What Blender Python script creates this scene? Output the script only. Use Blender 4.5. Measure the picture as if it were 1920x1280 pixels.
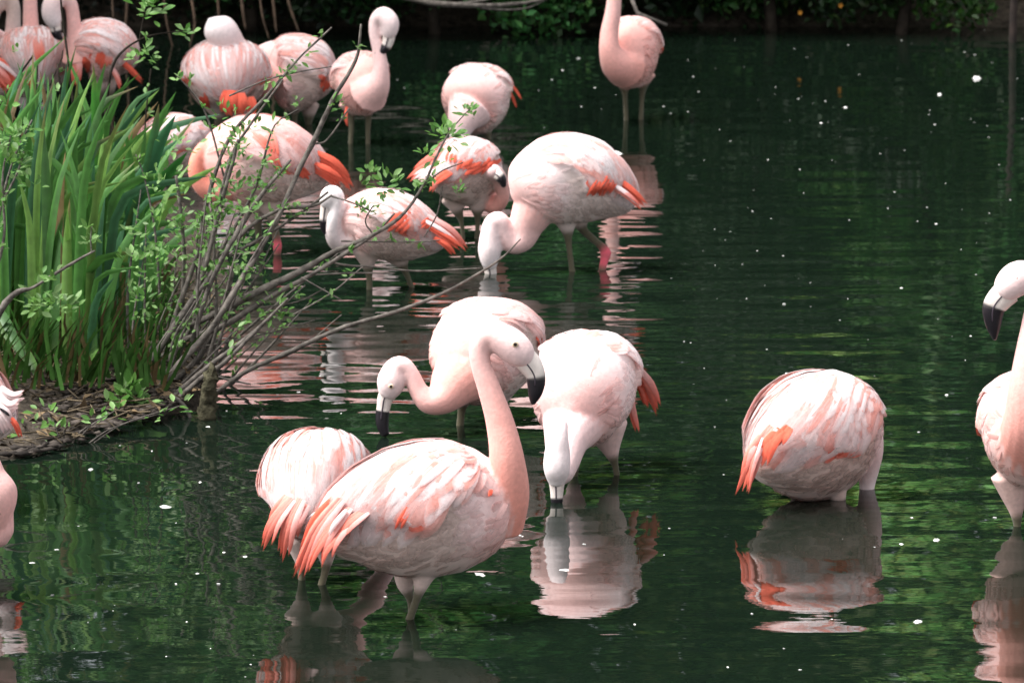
import bpy, math, random
import numpy as np
from mathutils import Vector, kdtree
from mathutils.bvhtree import BVHTree

random.seed(7)
rng = np.random.default_rng(11)
C = bpy.context.scene
COL = C.collection
for o in list(bpy.data.objects):
    bpy.data.objects.remove(o)

# ------------------------------------------------------------------ camera, sky, sun, exposure
F = 8700.0                    # focal length in photograph pixels (1920 wide)
CAM_H = 2.7
PITCH = math.atan(1443.0 / F)
cam = bpy.data.cameras.new('camera')
cam_o = bpy.data.objects.new('camera', cam)
COL.objects.link(cam_o)
cam_o.location = (0, 0, CAM_H)
cam_o.rotation_euler = (math.pi / 2 - PITCH, 0, 0)
cam.sensor_width = 36.0
cam.lens = 36.0 * F / 1920.0
cam.clip_start = 0.1
cam.clip_end = 2000
cam.dof.use_dof = True
cam.dof.focus_distance = 13.0
cam.dof.aperture_fstop = 11.0
C.camera = cam_o

SUN_EL, SUN_AZ = 60.0, -108.0   # azimuth measured from +Y (away from the camera) towards +X
world = bpy.data.worlds.new('World')
C.world = world
world.use_nodes = True
wn = world.node_tree.nodes
wl = world.node_tree.links
for n in list(wn):
    wn.remove(n)
wo = wn.new('ShaderNodeOutputWorld')
bg = wn.new('ShaderNodeBackground')
sky = wn.new('ShaderNodeTexSky')
sky.sky_type = 'NISHITA'
sky.sun_disc = False
sky.sun_elevation = math.radians(SUN_EL)
sky.sun_rotation = math.radians(SUN_AZ)
sky.air_density = 1.0
sky.dust_density = 3.0
hs = wn.new('ShaderNodeHueSaturation')
hs.inputs['Saturation'].default_value = 0.22     # thin bright overcast
wl.new(sky.outputs[0], hs.inputs['Color'])
wl.new(hs.outputs[0], bg.inputs['Color'])
bg.inputs['Strength'].default_value = 0.13
wl.new(bg.outputs[0], wo.inputs['Surface'])

sun = bpy.data.lights.new('sun', 'SUN')
sun.energy = 2.4
sun.angle = math.radians(30)
sun.color = (1.0, 0.98, 0.96)
sun_o = bpy.data.objects.new('sun', sun)
COL.objects.link(sun_o)
az, el = math.radians(SUN_AZ), math.radians(SUN_EL)
sd = Vector((math.sin(az) * math.cos(el), math.cos(az) * math.cos(el), math.sin(el)))
sun_o.rotation_euler = (-sd).to_track_quat('-Z', 'Y').to_euler()

C.view_settings.view_transform = 'Standard'
C.view_settings.look = 'None'
C.view_settings.gamma = 1.0
C.view_settings.exposure = 1.4
try:
    C.view_settings.use_curve_mapping = False
    C.cycles.use_denoising = True
    C.cycles.max_bounces = 8
    C.cycles.transparent_max_bounces = 14
except Exception:
    pass

# ------------------------------------------------------------------ geometry of the view
cp, sp = math.cos(PITCH), math.sin(PITCH)


def ray(px, py):
    u, v = (px - 960.0) / F, (640.0 - py) / F
    return np.array((u, cp + v * sp, -sp + v * cp))


def P(px, py, Y):
    d = ray(px, py)
    return np.array((0, 0, CAM_H)) + d * (Y / d[1])


def W(px, py):
    d = ray(px, py)
    return np.array((0, 0, CAM_H)) + d * (CAM_H / -d[2])


def YW(py):
    return W(960, py)[1]


def scale(Y):                  # metres per photograph pixel at distance Y
    return Y / F * 1.01


# ------------------------------------------------------------------ materials
def new_mat(name):
    m = bpy.data.materials.new(name)
    m.use_nodes = True
    nt = m.node_tree
    b = nt.nodes['Principled BSDF']
    return m, nt, b


def N(nt, t, **kw):
    n = nt.nodes.new(t)
    for k, v in kw.items():
        if k in n.inputs:
            n.inputs[k].default_value = v
        else:
            setattr(n, k, v)
    return n


def bump(nt, b, scale_, strength, dist=0.01, detail=4, mapscale=None):
    tc = N(nt, 'ShaderNodeTexCoord')
    no = N(nt, 'ShaderNodeTexNoise')
    no.inputs['Scale'].default_value = scale_
    no.inputs['Detail'].default_value = detail
    if mapscale:
        mp = N(nt, 'ShaderNodeMapping')
        mp.inputs['Scale'].default_value = mapscale
        nt.links.new(tc.outputs['Object'], mp.inputs[0])
        nt.links.new(mp.outputs[0], no.inputs['Vector'])
    else:
        nt.links.new(tc.outputs['Object'], no.inputs['Vector'])
    bu = N(nt, 'ShaderNodeBump')
    bu.inputs['Strength'].default_value = strength
    bu.inputs['Distance'].default_value = dist
    nt.links.new(no.outputs[0], bu.inputs['Height'])
    nt.links.new(bu.outputs[0], b.inputs['Normal'])
    return no


def attr_mat(name, rough=0.7, noise_scale=60, noise_amt=0.15, bumps=None, transl=0.0, spec=0.3, sheen=0.0):
    """colour from the mesh's own colour attribute, varied by noise"""
    m, nt, b = new_mat(name)
    at = N(nt, 'ShaderNodeVertexColor')
    at.layer_name = 'Col'
    tc = N(nt, 'ShaderNodeTexCoord')
    no = N(nt, 'ShaderNodeTexNoise')
    no.inputs['Scale'].default_value = noise_scale
    no.inputs['Detail'].default_value = 5
    nt.links.new(tc.outputs['Object'], no.inputs['Vector'])
    mr = N(nt, 'ShaderNodeMapRange')
    mr.inputs['From Min'].default_value = 0.3
    mr.inputs['From Max'].default_value = 0.7
    mr.inputs['To Min'].default_value = 1 - noise_amt
    mr.inputs['To Max'].default_value = 1 + noise_amt * 0.6
    nt.links.new(no.outputs[0], mr.inputs['Value'])
    mx = N(nt, 'ShaderNodeVectorMath', operation='SCALE')
    nt.links.new(at.outputs['Color'], mx.inputs[0])
    nt.links.new(mr.outputs[0], mx.inputs['Scale'])
    nt.links.new(mx.outputs[0], b.inputs['Base Color'])
    b.inputs['Roughness'].default_value = rough
    b.inputs['Specular IOR Level'].default_value = spec
    if sheen:
        b.inputs['Sheen Weight'].default_value = sheen
    if bumps:
        bump(nt, b, *bumps)
    if transl:
        tr = N(nt, 'ShaderNodeBsdfTranslucent')
        nt.links.new(mx.outputs[0], tr.inputs['Color'])
        ms = N(nt, 'ShaderNodeMixShader')
        ms.inputs[0].default_value = transl
        nt.links.new(b.outputs[0], ms.inputs[1])
        nt.links.new(tr.outputs[0], ms.inputs[2])
        nt.links.new(ms.outputs[0], nt.nodes['Material Output'].inputs['Surface'])
    return m


def plain_mat(name, col, rough=0.6, noise_scale=30, amt=0.4, bumps=None, spec=0.4):
    m, nt, b = new_mat(name)
    tc = N(nt, 'ShaderNodeTexCoord')
    no = N(nt, 'ShaderNodeTexNoise')
    no.inputs['Scale'].default_value = noise_scale
    no.inputs['Detail'].default_value = 6
    nt.links.new(tc.outputs['Object'], no.inputs['Vector'])
    cr = N(nt, 'ShaderNodeValToRGB')
    cr.color_ramp.elements[0].position = 0.3
    cr.color_ramp.elements[1].position = 0.7
    cr.color_ramp.elements[0].color = (*[c * (1 - amt) for c in col], 1)
    cr.color_ramp.elements[1].color = (*[min(1, c * (1 + amt)) for c in col], 1)
    nt.links.new(no.outputs[0], cr.inputs[0])
    nt.links.new(cr.outputs[0], b.inputs['Base Color'])
    b.inputs['Roughness'].default_value = rough
    b.inputs['Specular IOR Level'].default_value = spec
    if bumps:
        bump(nt, b, *bumps)
    return m


M_PLUME = attr_mat('plumage', 0.85, 70, 0.10, (150, 0.22, 0.005, 6), spec=0.15, sheen=0.15)
M_FEATHER = attr_mat('feather', 0.75, 90, 0.10, (240, 0.25, 0.004, 3), transl=0.12, spec=0.2)
_nt = M_FEATHER.node_tree
_at = [n for n in _nt.nodes if n.bl_idname == 'ShaderNodeVertexColor'][0]
_last = _nt.nodes['Material Output'].inputs['Surface'].links[0].from_socket
_tr = N(_nt, 'ShaderNodeBsdfTransparent')
_mx = N(_nt, 'ShaderNodeMixShader')
_nt.links.new(_at.outputs['Alpha'], _mx.inputs[0])
_nt.links.new(_tr.outputs[0], _mx.inputs[1])
_nt.links.new(_last, _mx.inputs[2])
_nt.links.new(_mx.outputs[0], _nt.nodes['Material Output'].inputs['Surface'])
M_BILL = attr_mat('bill_horn', 0.35, 60, 0.12, spec=0.5)
M_EYE = attr_mat('eye', 0.15, 60, 0.0, spec=0.5)
M_LEAF = attr_mat('leaf', 0.5, 25, 0.3, transl=0.42, spec=0.4)
M_BLADE = attr_mat('sword_leaf', 0.42, 30, 0.22, transl=0.35, spec=0.45)
M_BARK = plain_mat('bark', (0.105, 0.092, 0.08), 0.9, 40, 0.5, (60, 0.6, 0.01, 5), 0.15)
M_DARKBARK = plain_mat('dark_bark', (0.026, 0.02, 0.015), 0.9, 12, 0.5, (30, 0.6, 0.02, 5), 0.15)
M_WOOD = plain_mat('rotten_wood', (0.055, 0.05, 0.03), 0.95, 25, 0.6, (50, 0.8, 0.02, 6), 0.15)
M_SOIL = plain_mat('wet_soil', (0.05, 0.04, 0.03), 0.9, 22, 0.6, (40, 0.9, 0.03, 8), 0.12)
M_FLOAT = plain_mat('white_down', (0.8, 0.78, 0.74), 0.8, 60, 0.08, None, 0.2)
M_STALK = attr_mat('dead_stalk', 0.9, 30, 0.3, spec=0.15)

# water: murky green pond, mirror-like at this low angle
M_WATER, nt, b = new_mat('pond_water')
b.inputs['Base Color'].default_value = (0.0044, 0.0092, 0.0056, 1)
b.inputs['Roughness'].default_value = 0.008
b.inputs['IOR'].default_value = 1.38
tc = N(nt, 'ShaderNodeTexCoord')
mp = N(nt, 'ShaderNodeMapping')
mp.inputs['Scale'].default_value = (5.0, 16.0, 1.0)
nt.links.new(tc.outputs['Object'], mp.inputs[0])
no = N(nt, 'ShaderNodeTexNoise')
no.inputs['Scale'].default_value = 1.0
no.inputs['Detail'].default_value = 3
nt.links.new(mp.outputs[0], no.inputs['Vector'])
bu = N(nt, 'ShaderNodeBump')
bu.inputs['Strength'].default_value = 1.0
bu.inputs['Distance'].default_value = 0.00032
nt.links.new(no.outputs[0], bu.inputs['Height'])
nt.links.new(bu.outputs[0], b.inputs['Normal'])


# ------------------------------------------------------------------ mesh helpers
def mesh_obj(name, verts, faces, mat, parent=None, cols=None, smooth=True, loc=None):
    me = bpy.data.meshes.new(name)
    verts = np.asarray(verts, dtype=np.float32)
    if loc is not None:
        verts = verts - np.asarray(loc, dtype=np.float32)
    fa = np.asarray(faces) if not isinstance(faces, list) else None
    if fa is not None and fa.ndim == 2:
        k = fa.shape[1]
        me.vertices.add(len(verts))
        me.vertices.foreach_set('co', verts.ravel())
        me.loops.add(fa.size)
        me.loops.foreach_set('vertex_index', fa.astype(np.int32).ravel())
        me.polygons.add(len(fa))
        me.polygons.foreach_set('loop_start', np.arange(0, fa.size, k, dtype=np.int32))
        me.update(calc_edges=True)
    else:
        me.from_pydata(verts.tolist(), [], [list(map(int, f)) for f in faces])
        me.update()
    if cols is not None:
        set_cols(me, cols)
    if smooth:
        me.polygons.foreach_set('use_smooth', np.ones(len(me.polygons), dtype=bool))
    me.materials.append(mat)
    o = bpy.data.objects.new(name, me)
    COL.objects.link(o)
    if loc is not None:
        if parent is None:
            o.location = loc
        else:
            o.location = np.asarray(loc) - np.asarray(parent.location)
    elif parent is not None:
        o.location = -Vector(parent.location)
    if parent is not None:
        o.parent = parent
    return o


def set_cols(me, cols):
    a = me.color_attributes.new('Col', 'FLOAT_COLOR', 'POINT')
    c = np.ones((len(me.vertices), 4), dtype=np.float32)
    cols = np.asarray(cols)
    c[:, :cols.shape[1]] = cols
    a.data.foreach_set('color', c.ravel())


def tag(o, label=None, cat=None, group=None, kind=None):
    if label:
        o['label'] = label
    if cat:
        o['category'] = cat
    if group:
        o['group'] = group
    if kind:
        o['kind'] = kind
    return o


def empty(name, loc):
    o = bpy.data.objects.new(name, None)
    o.empty_display_size = 0.1
    COL.objects.link(o)
    o.location = loc
    return o


def catmull(pts, n):
    """resample a polyline (k, d) to n rows along a Catmull-Rom spline (uniform in chord length)"""
    p = np.asarray(pts, float)
    k = len(p)
    if k == 2:
        t = np.linspace(0, 1, n)[:, None]
        return p[0] * (1 - t) + p[1] * t
    d = np.linalg.norm(np.diff(p[:, :3], axis=0), axis=1) + 1e-9
    knots = np.concatenate([[0], np.cumsum(d)])
    q = np.linspace(0, knots[-1], n)
    m = np.zeros_like(p)
    for i in range(k):
        a, c = max(i - 1, 0), min(i + 1, k - 1)
        m[i] = (p[c] - p[a]) / (knots[c] - knots[a])
    seg = np.clip(np.searchsorted(knots, q, side='right') - 1, 0, k - 2)
    h = d[seg][:, None]
    t = ((q - knots[seg]) / d[seg])[:, None]
    return ((2 * t**3 - 3 * t**2 + 1) * p[seg] + (t**3 - 2 * t**2 + t) * h * m[seg]
            + (-2 * t**3 + 3 * t**2) * p[seg + 1] + (t**3 - t**2) * h * m[seg + 1])


def unit(v):
    return v / (np.linalg.norm(v, axis=-1, keepdims=True) + 1e-12)


def frames(c, up=(0, 0, 1)):
    T = unit(np.gradient(c, axis=0))
    up = np.asarray(up, float)
    L = np.cross(T, np.broadcast_to(up, T.shape))
    nrm = np.linalg.norm(L, axis=1)
    good = nrm > 0.25
    if not good.any():
        L = np.cross(T, np.broadcast_to((0, 1.0, 0), T.shape))
    else:
        L = unit(L)
        idx = np.arange(len(c))
        gi = idx[good]
        for i in idx[~good]:
            L[i] = L[gi[np.argmin(abs(gi - i))]]
    L = unit(L - T * np.sum(L * T, axis=1, keepdims=True))
    for i in range(1, len(L)):
        if np.dot(L[i], L[i - 1]) < 0:
            L[i] = -L[i]
    U = np.cross(L, T)
    return T, unit(U), L


def tube(pts, n=24, sides=8, flat=1.0, fixed_side=None):
    """pts rows (x, y, z, r); returns verts, quads, row index per vertex; closed ends"""
    q = catmull(pts, n)
    c, r = q[:, :3], np.maximum(q[:, 3], 1e-4)
    T = unit(np.gradient(c, axis=0))
    a = np.array((0, 1.0, 0)) if fixed_side is None else np.asarray(fixed_side, float)
    A = a - T * (T @ a)[:, None]
    A = unit(A)
    B = np.cross(T, A)
    th = np.linspace(0, 2 * np.pi, sides, endpoint=False)
    v = c[:, None, :] + (r[:, None] * flat)[:, :, None] * A[:, None, :] * np.cos(th)[None, :, None] \
        + r[:, None, None] * B[:, None, :] * np.sin(th)[None, :, None]
    v = v.reshape(-1, 3)
    i, j = np.meshgrid(np.arange(n - 1), np.arange(sides), indexing='ij')
    j2 = (j + 1) % sides
    f = np.stack([i * sides + j, i * sides + j2, (i + 1) * sides + j2, (i + 1) * sides + j], -1).reshape(-1, 4)
    base = len(v)
    v = np.vstack([v, c[0] - T[0] * r[0] * 0.5, c[-1] + T[-1] * r[-1] * 0.5])
    caps = []
    for jj in range(sides):
        caps.append((jj, base, base, (jj + 1) % sides))
        caps.append(((n - 1) * sides + jj, (n - 1) * sides + (jj + 1) % sides, base + 1, base + 1))
    rows = np.concatenate([np.repeat(np.arange(n), sides), [0, n - 1]])
    quads = f.tolist()
    tris = [(a_, b_, d_) for a_, b_, c_, d_ in caps[0::2]] + [(a_, b_, c_) for a_, b_, c_, d_ in caps[1::2]]
    return v, quads + tris, rows, q


class Soup:
    def __init__(self):
        self.v, self.f, self.c, self.n = [], [], [], 0

    def add(self, v, f, col=None):
        v = np.asarray(v)
        self.f += [tuple(x + self.n for x in ff) for ff in f]
        self.v.append(v)
        if col is not None:
            col = np.asarray(col, float)
            self.c.append(np.broadcast_to(col, (len(v), len(col))) if col.ndim == 1 else col)
        self.n += len(v)

    def build(self, name, mat, parent=None, loc=None, smooth=True):
        v = np.vstack(self.v)
        c = np.vstack(self.c) if self.c else None
        return mesh_obj(name, v, list(self.f), mat, parent, c, smooth, loc)


# ------------------------------------------------------------------ the setting: terrain, water
def smooth01(x):
    x = np.clip(x, 0, 1)
    return x * x * (3 - 2 * x)


def vnoise(x, y, seed=0):
    r = np.random.default_rng(seed)
    out = np.zeros_like(x, dtype=float)
    for k in range(10):
        a = r.uniform(0, 2 * np.pi)
        w = 2 * np.pi * (0.5 + 0.4 * k)
        out += np.sin(w * (x * np.cos(a) + y * np.sin(a)) + r.uniform(0, 6.28)) / (1 + 0.5 * k)
    return out / 3.0


FAR = 27.3
xs = np.concatenate([[-400, -150, -60, -30], np.linspace(-16, 16, 65), [30, 60, 150, 400]])
ys = np.concatenate([[-300, -100, -30, -8], np.linspace(-2, 40, 85), [60, 120, 300, 600]])
X, Y = np.meshgrid(xs, ys, indexing='ij')
hgt = -0.6 + 0.72 * smooth01((Y - FAR + 0.2) / 0.8) + 1.6 * smooth01((Y - FAR) / 22) \
    + 0.9 * smooth01((-X - 4.0) / 0.8) * smooth01((Y - 17.5) / 1.0) + 1.7 * smooth01((7 - Y) / 4) + 1.4 * smooth01((np.abs(X) - 13) / 5)
hgt = np.minimum(hgt, 1.9) + 4.5 * smooth01((Y - 34) / 12) + 0.05 * vnoise(X * 0.5, Y * 0.5, 3)  # high rise behind the bank added to block bright sky from the reflections
V = np.stack([X, Y, hgt], -1).reshape(-1, 3)
ny = len(ys)
i, j = np.meshgrid(np.arange(len(xs) - 1), np.arange(ny - 1), indexing='ij')
FQ = np.stack([i * ny + j, (i + 1) * ny + j, (i + 1) * ny + j + 1, i * ny + j + 1], -1).reshape(-1, 4)
tag(mesh_obj('ground', V, FQ, M_SOIL), kind='structure')

# water sheet: small real ripples
xs = np.concatenate([np.linspace(-16, -3.6, 14), np.linspace(-3.4, 3.4, 190), np.linspace(3.6, 16, 14)])
ys = np.concatenate([np.linspace(4, 10.4, 20), np.linspace(10.5, 20, 720), np.linspace(20.03, 28, 220)])
X, Y = np.meshgrid(xs, ys, indexing='ij')
H = np.zeros_like(X)
r2 = np.random.default_rng(5)
lown = vnoise(X * 0.35, Y * 0.25, 9)
mid = np.exp(-((Y - 16.3) / 2.6) ** 2) * smooth01((1.6 - X) / 2.2 + 0.35)   # where the birds feed
front = smooth01((14.0 - Y) / 2.5)
for k in range(26):             # long-crested wavelets
    lam = r2.uniform(0.10, 0.22)
    a = r2.normal(0, 0.22)
    kk = 2 * np.pi / lam
    H += (0.0030 * lam / (2 * np.pi)) * np.sin(kk * (Y * np.cos(a) + X * np.sin(a)) + r2.uniform(0, 6.28)) * \
        (0.35 + 1.5 * mid) * (0.7 + 0.6 * vnoise(X * 0.5 + k, Y * 0.4, 20 + k))
for k in range(14):             # slow swell that tears the mirror images into lenses
    lam = r2.uniform(0.28, 0.62)
    a = r2.normal(0, 0.35)
    kk = 2 * np.pi / lam
    H += (0.0056 * lam / (2 * np.pi)) * np.sin(kk * (Y * np.cos(a) + X * np.sin(a)) + r2.uniform(0, 6.28)) * (0.5 + 0.6 * mid + 0.25 * front)
for (px, py, amp, lam, reach) in [(718, 800, 1.5, 0.10, 0.9), (1045, 930, 1.1, 0.09, 0.55), (1648, 908, 1.4, 0.08, 0.45), (918, 518, 1.5, 0.12, 1.3),
                                  (690, 545, 1.0, 0.12, 1.0), (1135, 492, 1.2, 0.11, 1.3), (870, 448, 0.8, 0.12, 1.0), (520, 470, 1.0, 0.12, 1.2),
                                  (1174, 230, 0.4, 0.14, 0.8), (770, 1160, 0.5, 0.11, 0.6), (605, 1095, 0.6, 0.1, 0.6), (350, 1000, 0.5, 0.13, 0.8), (770, 1160, 2.0, 0.06, 0.16), (1157, 893, 2.2, 0.06, 0.2), (1577, 940, 2.0, 0.07, 0.25), (863, 793, 2.0, 0.07, 0.25), (1908, 985, 2.0, 0.07, 0.25), (602, 1097, 2.0, 0.06, 0.2), (1073, 510, 2.0, 0.08, 0.3), (720, 800, 2.4, 0.06, 0.3), (1044, 930, 2.2, 0.06, 0.25)]:
    w = W(px, py)
    R = np.hypot(X - w[0], Y - w[1])
    H += amp * 0.014 * lam / (2 * np.pi) * np.sin(2 * np.pi * R / lam) * np.exp(-R / reach) * smooth01(R / 0.08)
V = np.stack([X, Y, H], -1).reshape(-1, 3)
ny = len(ys)
i, j = np.meshgrid(np.arange(len(xs) - 1), np.arange(ny - 1), indexing='ij')
FQ = np.stack([i * ny + j, (i + 1) * ny + j, (i + 1) * ny + j + 1, i * ny + j + 1], -1).reshape(-1, 4)
tag(mesh_obj('water', V, FQ, M_WATER), kind='structure')

# island bank at the left
edge_px = [(-260, 900), (0, 868), (60, 862), (120, 838), (180, 815), (250, 795), (330, 785), (395, 778), (425, 730), (415, 640), (440, 560), (430, 470),
           (380, 400), (300, 340), (200, 300), (60, 290), (-260, 300)]
edge = catmull(np.array([W(*e) for e in edge_px]), 90)[:, :2]
cen = np.array(W(40, 560))[:2] + np.array((-0.4, 0))
rings = 26
V = []
for ti in range(rings + 1):
    t = ti / rings
    p = cen + (edge - cen) * (t * 1.04)
    h = 0.17 * (1 - t ** 3) + 0.03 * vnoise(p[:, 0] * 1.2, p[:, 1] * 1.2, 4) * (1 - t * 0.3) + 0.012 * vnoise(p[:, 0] * 6, p[:, 1] * 6, 5) - 0.05 * smooth01((t - 0.93) / 0.07) - 0.02
    if ti == rings:
        h[:] = -0.4
    V.append(np.column_stack([p, h]))
V = np.vstack(V)
ne = len(edge)
i, j = np.meshgrid(np.arange(rings), np.arange(ne - 1), indexing='ij')
FQ = np.stack([i * ne + j, i * ne + j + 1, (i + 1) * ne + j + 1, (i + 1) * ne + j], -1).reshape(-1, 4)
tag(mesh_obj('island_bank', V, FQ, M_SOIL), kind='structure')
ISL_E, ISL_C = edge, cen


def isl_h(x, y):
    return 0.13


# ------------------------------------------------------------------ foliage helpers
def leaf_cards(cent, size, col, nrm_bias=(0, -0.3, 0.8), aspect=0.5, jitter=0.9, r=None):
    """four-vertex folded leaves; returns verts, faces (two tris each as quads), colours"""
    r = r or rng
    n = len(cent)
    nr = unit(np.asarray(nrm_bias)[None, :] + r.normal(0, jitter, (n, 3)))
    d = unit(np.cross(nr, r.normal(0, 1, (n, 3))))
    s = np.cross(nr, d)
    size = np.asarray(size).reshape(-1, 1) * np.ones((n, 1))
    p0 = cent - d * size * 0.5
    p2 = cent + d * size * 0.5 - nr * size * 0.08
    p1 = cent + s * size * aspect * 0.5 + nr * size * 0.10
    p3 = cent - s * size * aspect * 0.5 + nr * size * 0.10
    v = np.stack([p0, p1, p2, p3], 1).reshape(-1, 3)
    k = np.arange(n)[:, None] * 4
    f = np.vstack([k + np.array([[0, 1, 2]]), k + np.array([[0, 2, 3]])])
    c = np.repeat(col, 4, axis=0)
    return v, f, c


def greens(n, base, var=0.35, yellow=0.2, r=None):
    r = r or rng
    c = np.asarray(base)[None, :] * (1 + r.normal(0, var, (n, 1))).clip(0.35, 2.2)
    c[:, 0] *= 1 + yellow * r.normal(0, 1, n).clip(-1, 2.5)
    return c.clip(0.003, 0.9)


def blob_cloud(blobs, n, shell=0.5, r=None):
    """points in a set of ellipsoid clumps (x, y, z, rx, ry, rz), denser at their outsides"""
    r = r or rng
    b = np.asarray(blobs, float)
    w = (b[:, 3] * b[:, 4] + b[:, 3] * b[:, 5] + b[:, 4] * b[:, 5])
    idx = r.choice(len(b), n, p=w / w.sum())
    d = unit(r.normal(0, 1, (n, 3)))
    rad = shell + (1 - shell) * r.random(n) ** 0.6
    rad *= 1 + 0.12 * r.normal(0, 1, n)
    return b[idx, :3] + d * rad[:, None] * b[idx, 3:], idx


def limb(p0, p1, r0, r1, wob, n=8, sides=6, r=None):
    r = r or random
    p0, p1 = np.asarray(p0, float), np.asarray(p1, float)
    pts = []
    for k in range(5):
        t = k / 4
        q = p0 * (1 - t) + p1 * t + (np.array([r.uniform(-1, 1) for _ in range(3)]) * wob if 0 < k < 4 else 0)
        pts.append((*q, r0 * (1 - t) + r1 * t))
    v, f, _, _ = tube(pts, n, sides)
    return v, f


def tree(name, label, x, y, h, crown_w, low, leaf, nleaf, base_col, group=None, cat='tree', trunk_r=0.14, seed=1, nblob=26):
    r = np.random.default_rng(seed)
    pr = random.Random(seed)
    g = 0.15 + 0.04 * max(0, y - FAR) + (0.1 if y < 26 else 0)
    root = tag(empty(name, (x, y, g)), label, cat, group)
    S = Soup()
    top = np.array((x + pr.uniform(-0.3, 0.3), y, g + h * 0.86))
    v, f = limb((x, y, g - 0.2), top, trunk_r, trunk_r * 0.2, 0.08 * h / 6, 14, 8, pr)
    S.add(v, f)
    blobs = []
    for k in range(nblob):
        zz = low + (h - low) * (k + 0.5) / nblob
        rel = (zz - low) / (h - low)
        wid = crown_w * (0.55 + 0.6 * math.sin(math.pi * min(1, 0.18 + rel * 0.8))) * 0.8
        a = k * 2.4 + pr.uniform(-0.5, 0.5)
        rr = wid * pr.uniform(0.25, 0.95)
        c = np.array((x + math.cos(a) * rr, y + math.sin(a) * rr * 0.8, g + zz))
        s = crown_w * pr.uniform(0.22, 0.42)
        blobs.append((*c, s * 1.2, s * 1.1, s * 0.75))
        if k % 2 == 0:
            v, f = limb((x, y, g + max(0.2, zz - s)), c, trunk_r * 0.3, 0.01, 0.06, 8, 5, pr)
            S.add(v, f)
    S.build('trunk', M_DARKBARK, root)
    pts, idx = blob_cloud(blobs, nleaf, 0.35, r)
    tone = np.where(r.random(nblob) < 0.3, r.uniform(1.8, 3.2, nblob), r.uniform(0.3, 1.3, nblob))
    col = greens(nleaf, base_col, 0.35, 0.25, r) * tone[idx][:, None]
    v, f, c = leaf_cards(pts, leaf * r.uniform(0.6, 1.4, nleaf), col, (0, -0.5, 0.6), 0.55, 0.8, r)
    cr = mesh_obj('crown', v, f, M_LEAF, root, c, False)
    cr['kind'] = 'stuff'
    return root


# far bank: a row of bushes with trees behind them (their images fill the pond)
bush_spec = [  # x, y, h, w, leaf, n, colour, label
    (-4.6, 27.5, 2.6, 1.3, 0.07, 9000, (0.024, 0.058, 0.017), 'dark green bush on the far bank at its left end'),
    (-2.9, 27.9, 2.5, 1.1, 0.055, 11000, (0.012, 0.024, 0.009), 'shadowy bush behind hanging brown stems on the far bank'),
    (-1.55, 27.55, 2.2, 1.0, 0.055, 15000, (0.022, 0.075, 0.017), 'leafy green bush behind the flamingo with its bill pressed to its neck'),
    (-0.45, 27.4, 2.1, 0.95, 0.055, 15000, (0.022, 0.075, 0.017), 'bright leafy bush overhanging the water at the middle of the far bank'),
    (0.6, 27.7, 1.9, 0.85, 0.055, 12000, (0.016, 0.045, 0.012), 'dark bush behind the upright flamingo with its neck out of frame'),
    (1.55, 27.6, 1.9, 0.85, 0.055, 13000, (0.014, 0.038, 0.009), 'green bush dotted with two orange flowers on the far bank'),
    (2.3, 27.4, 1.6, 0.55, 0.055, 8000, (0.022, 0.065, 0.01), 'narrow yellowish green bush beside the dark gap in the far bank'),
    (4.3, 27.8, 2.6, 1.1, 0.07, 8000, (0.016, 0.042, 0.011), 'dark bush on the far bank at its right end'),
]
for k, (x, lab) in enumerate([(-5.6, 'back bush half hidden behind the dark green bush at the left'), (-3.4, 'back bush half hidden behind the shadowy bush'), (-1.0, 'back bush between the two leafy bushes of the bank'),
                             (1.0, 'back bush half hidden behind the bush with orange flowers'), (3.1, 'back bush filling the dark gap in the far bank'), (5.5, 'back bush half hidden behind the bush at the right end')]):
    bush_spec.append((x, 28.9, 2.6, 1.5, 0.1, 8000, (0.028, 0.075, 0.02), lab))
for k, (x, y, h, w, lf, n, col, lab) in enumerate(bush_spec):
    tree('bush', lab, x, y, h, w, 0.0, lf, n, col, 'bushes along the far bank', 'bush', 0.04, 40 + k, 26)
tree_spec = [
    (-7.2, 29.6, 10.0, 2.3, 0.19, 15000, (0.035, 0.085, 0.022), 'tall green tree far off beyond the left end of the bank'),
    (-4.2, 29.8, 9.5, 2.1, 0.17, 17000, (0.026, 0.070, 0.018), 'tall leafy tree behind the shadowy bush with brown stems'),
    (-1.5, 29.4, 9.0, 2.0, 0.17, 17000, (0.040, 0.105, 0.022), 'mid green tree standing behind the leafy bushes of the bank'),
    (1.3, 29.9, 9.5, 2.0, 0.17, 17000, (0.048, 0.105, 0.018), 'yellowish green tree behind the bush with orange flowers'),
    (4.0, 29.6, 9.5, 2.1, 0.17, 17000, (0.034, 0.080, 0.016), 'dark tree standing behind the gap in the far bank'),
    (7.2, 29.6, 10.0, 2.3, 0.19, 15000, (0.035, 0.085, 0.022), 'tall green tree far off beyond the right end of the bank'),
    (-9.0, 33.0, 12.0, 2.8, 0.26, 12000, (0.03, 0.075, 0.02), 'big tree of the back row at its left end'),
    (-5.5, 33.5, 12.5, 2.8, 0.26, 12000, (0.03, 0.075, 0.02), 'big tree of the back row behind the tall leafy tree'),
    (-2.2, 33.0, 12.0, 2.8, 0.26, 12000, (0.03, 0.08, 0.02), 'big tree of the back row behind the mid green tree'),
    (1.2, 33.5, 12.5, 2.8, 0.26, 12000, (0.03, 0.08, 0.02), 'big tree of the back row behind the yellowish green tree'),
    (4.6, 33.0, 12.0, 2.8, 0.26, 12000, (0.03, 0.075, 0.02), 'big tree of the back row behind the dark tree'),
    (8.2, 33.5, 12.5, 2.8, 0.26, 12000, (0.03, 0.075, 0.02), 'big tree of the back row at its right end'),
]
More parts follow.
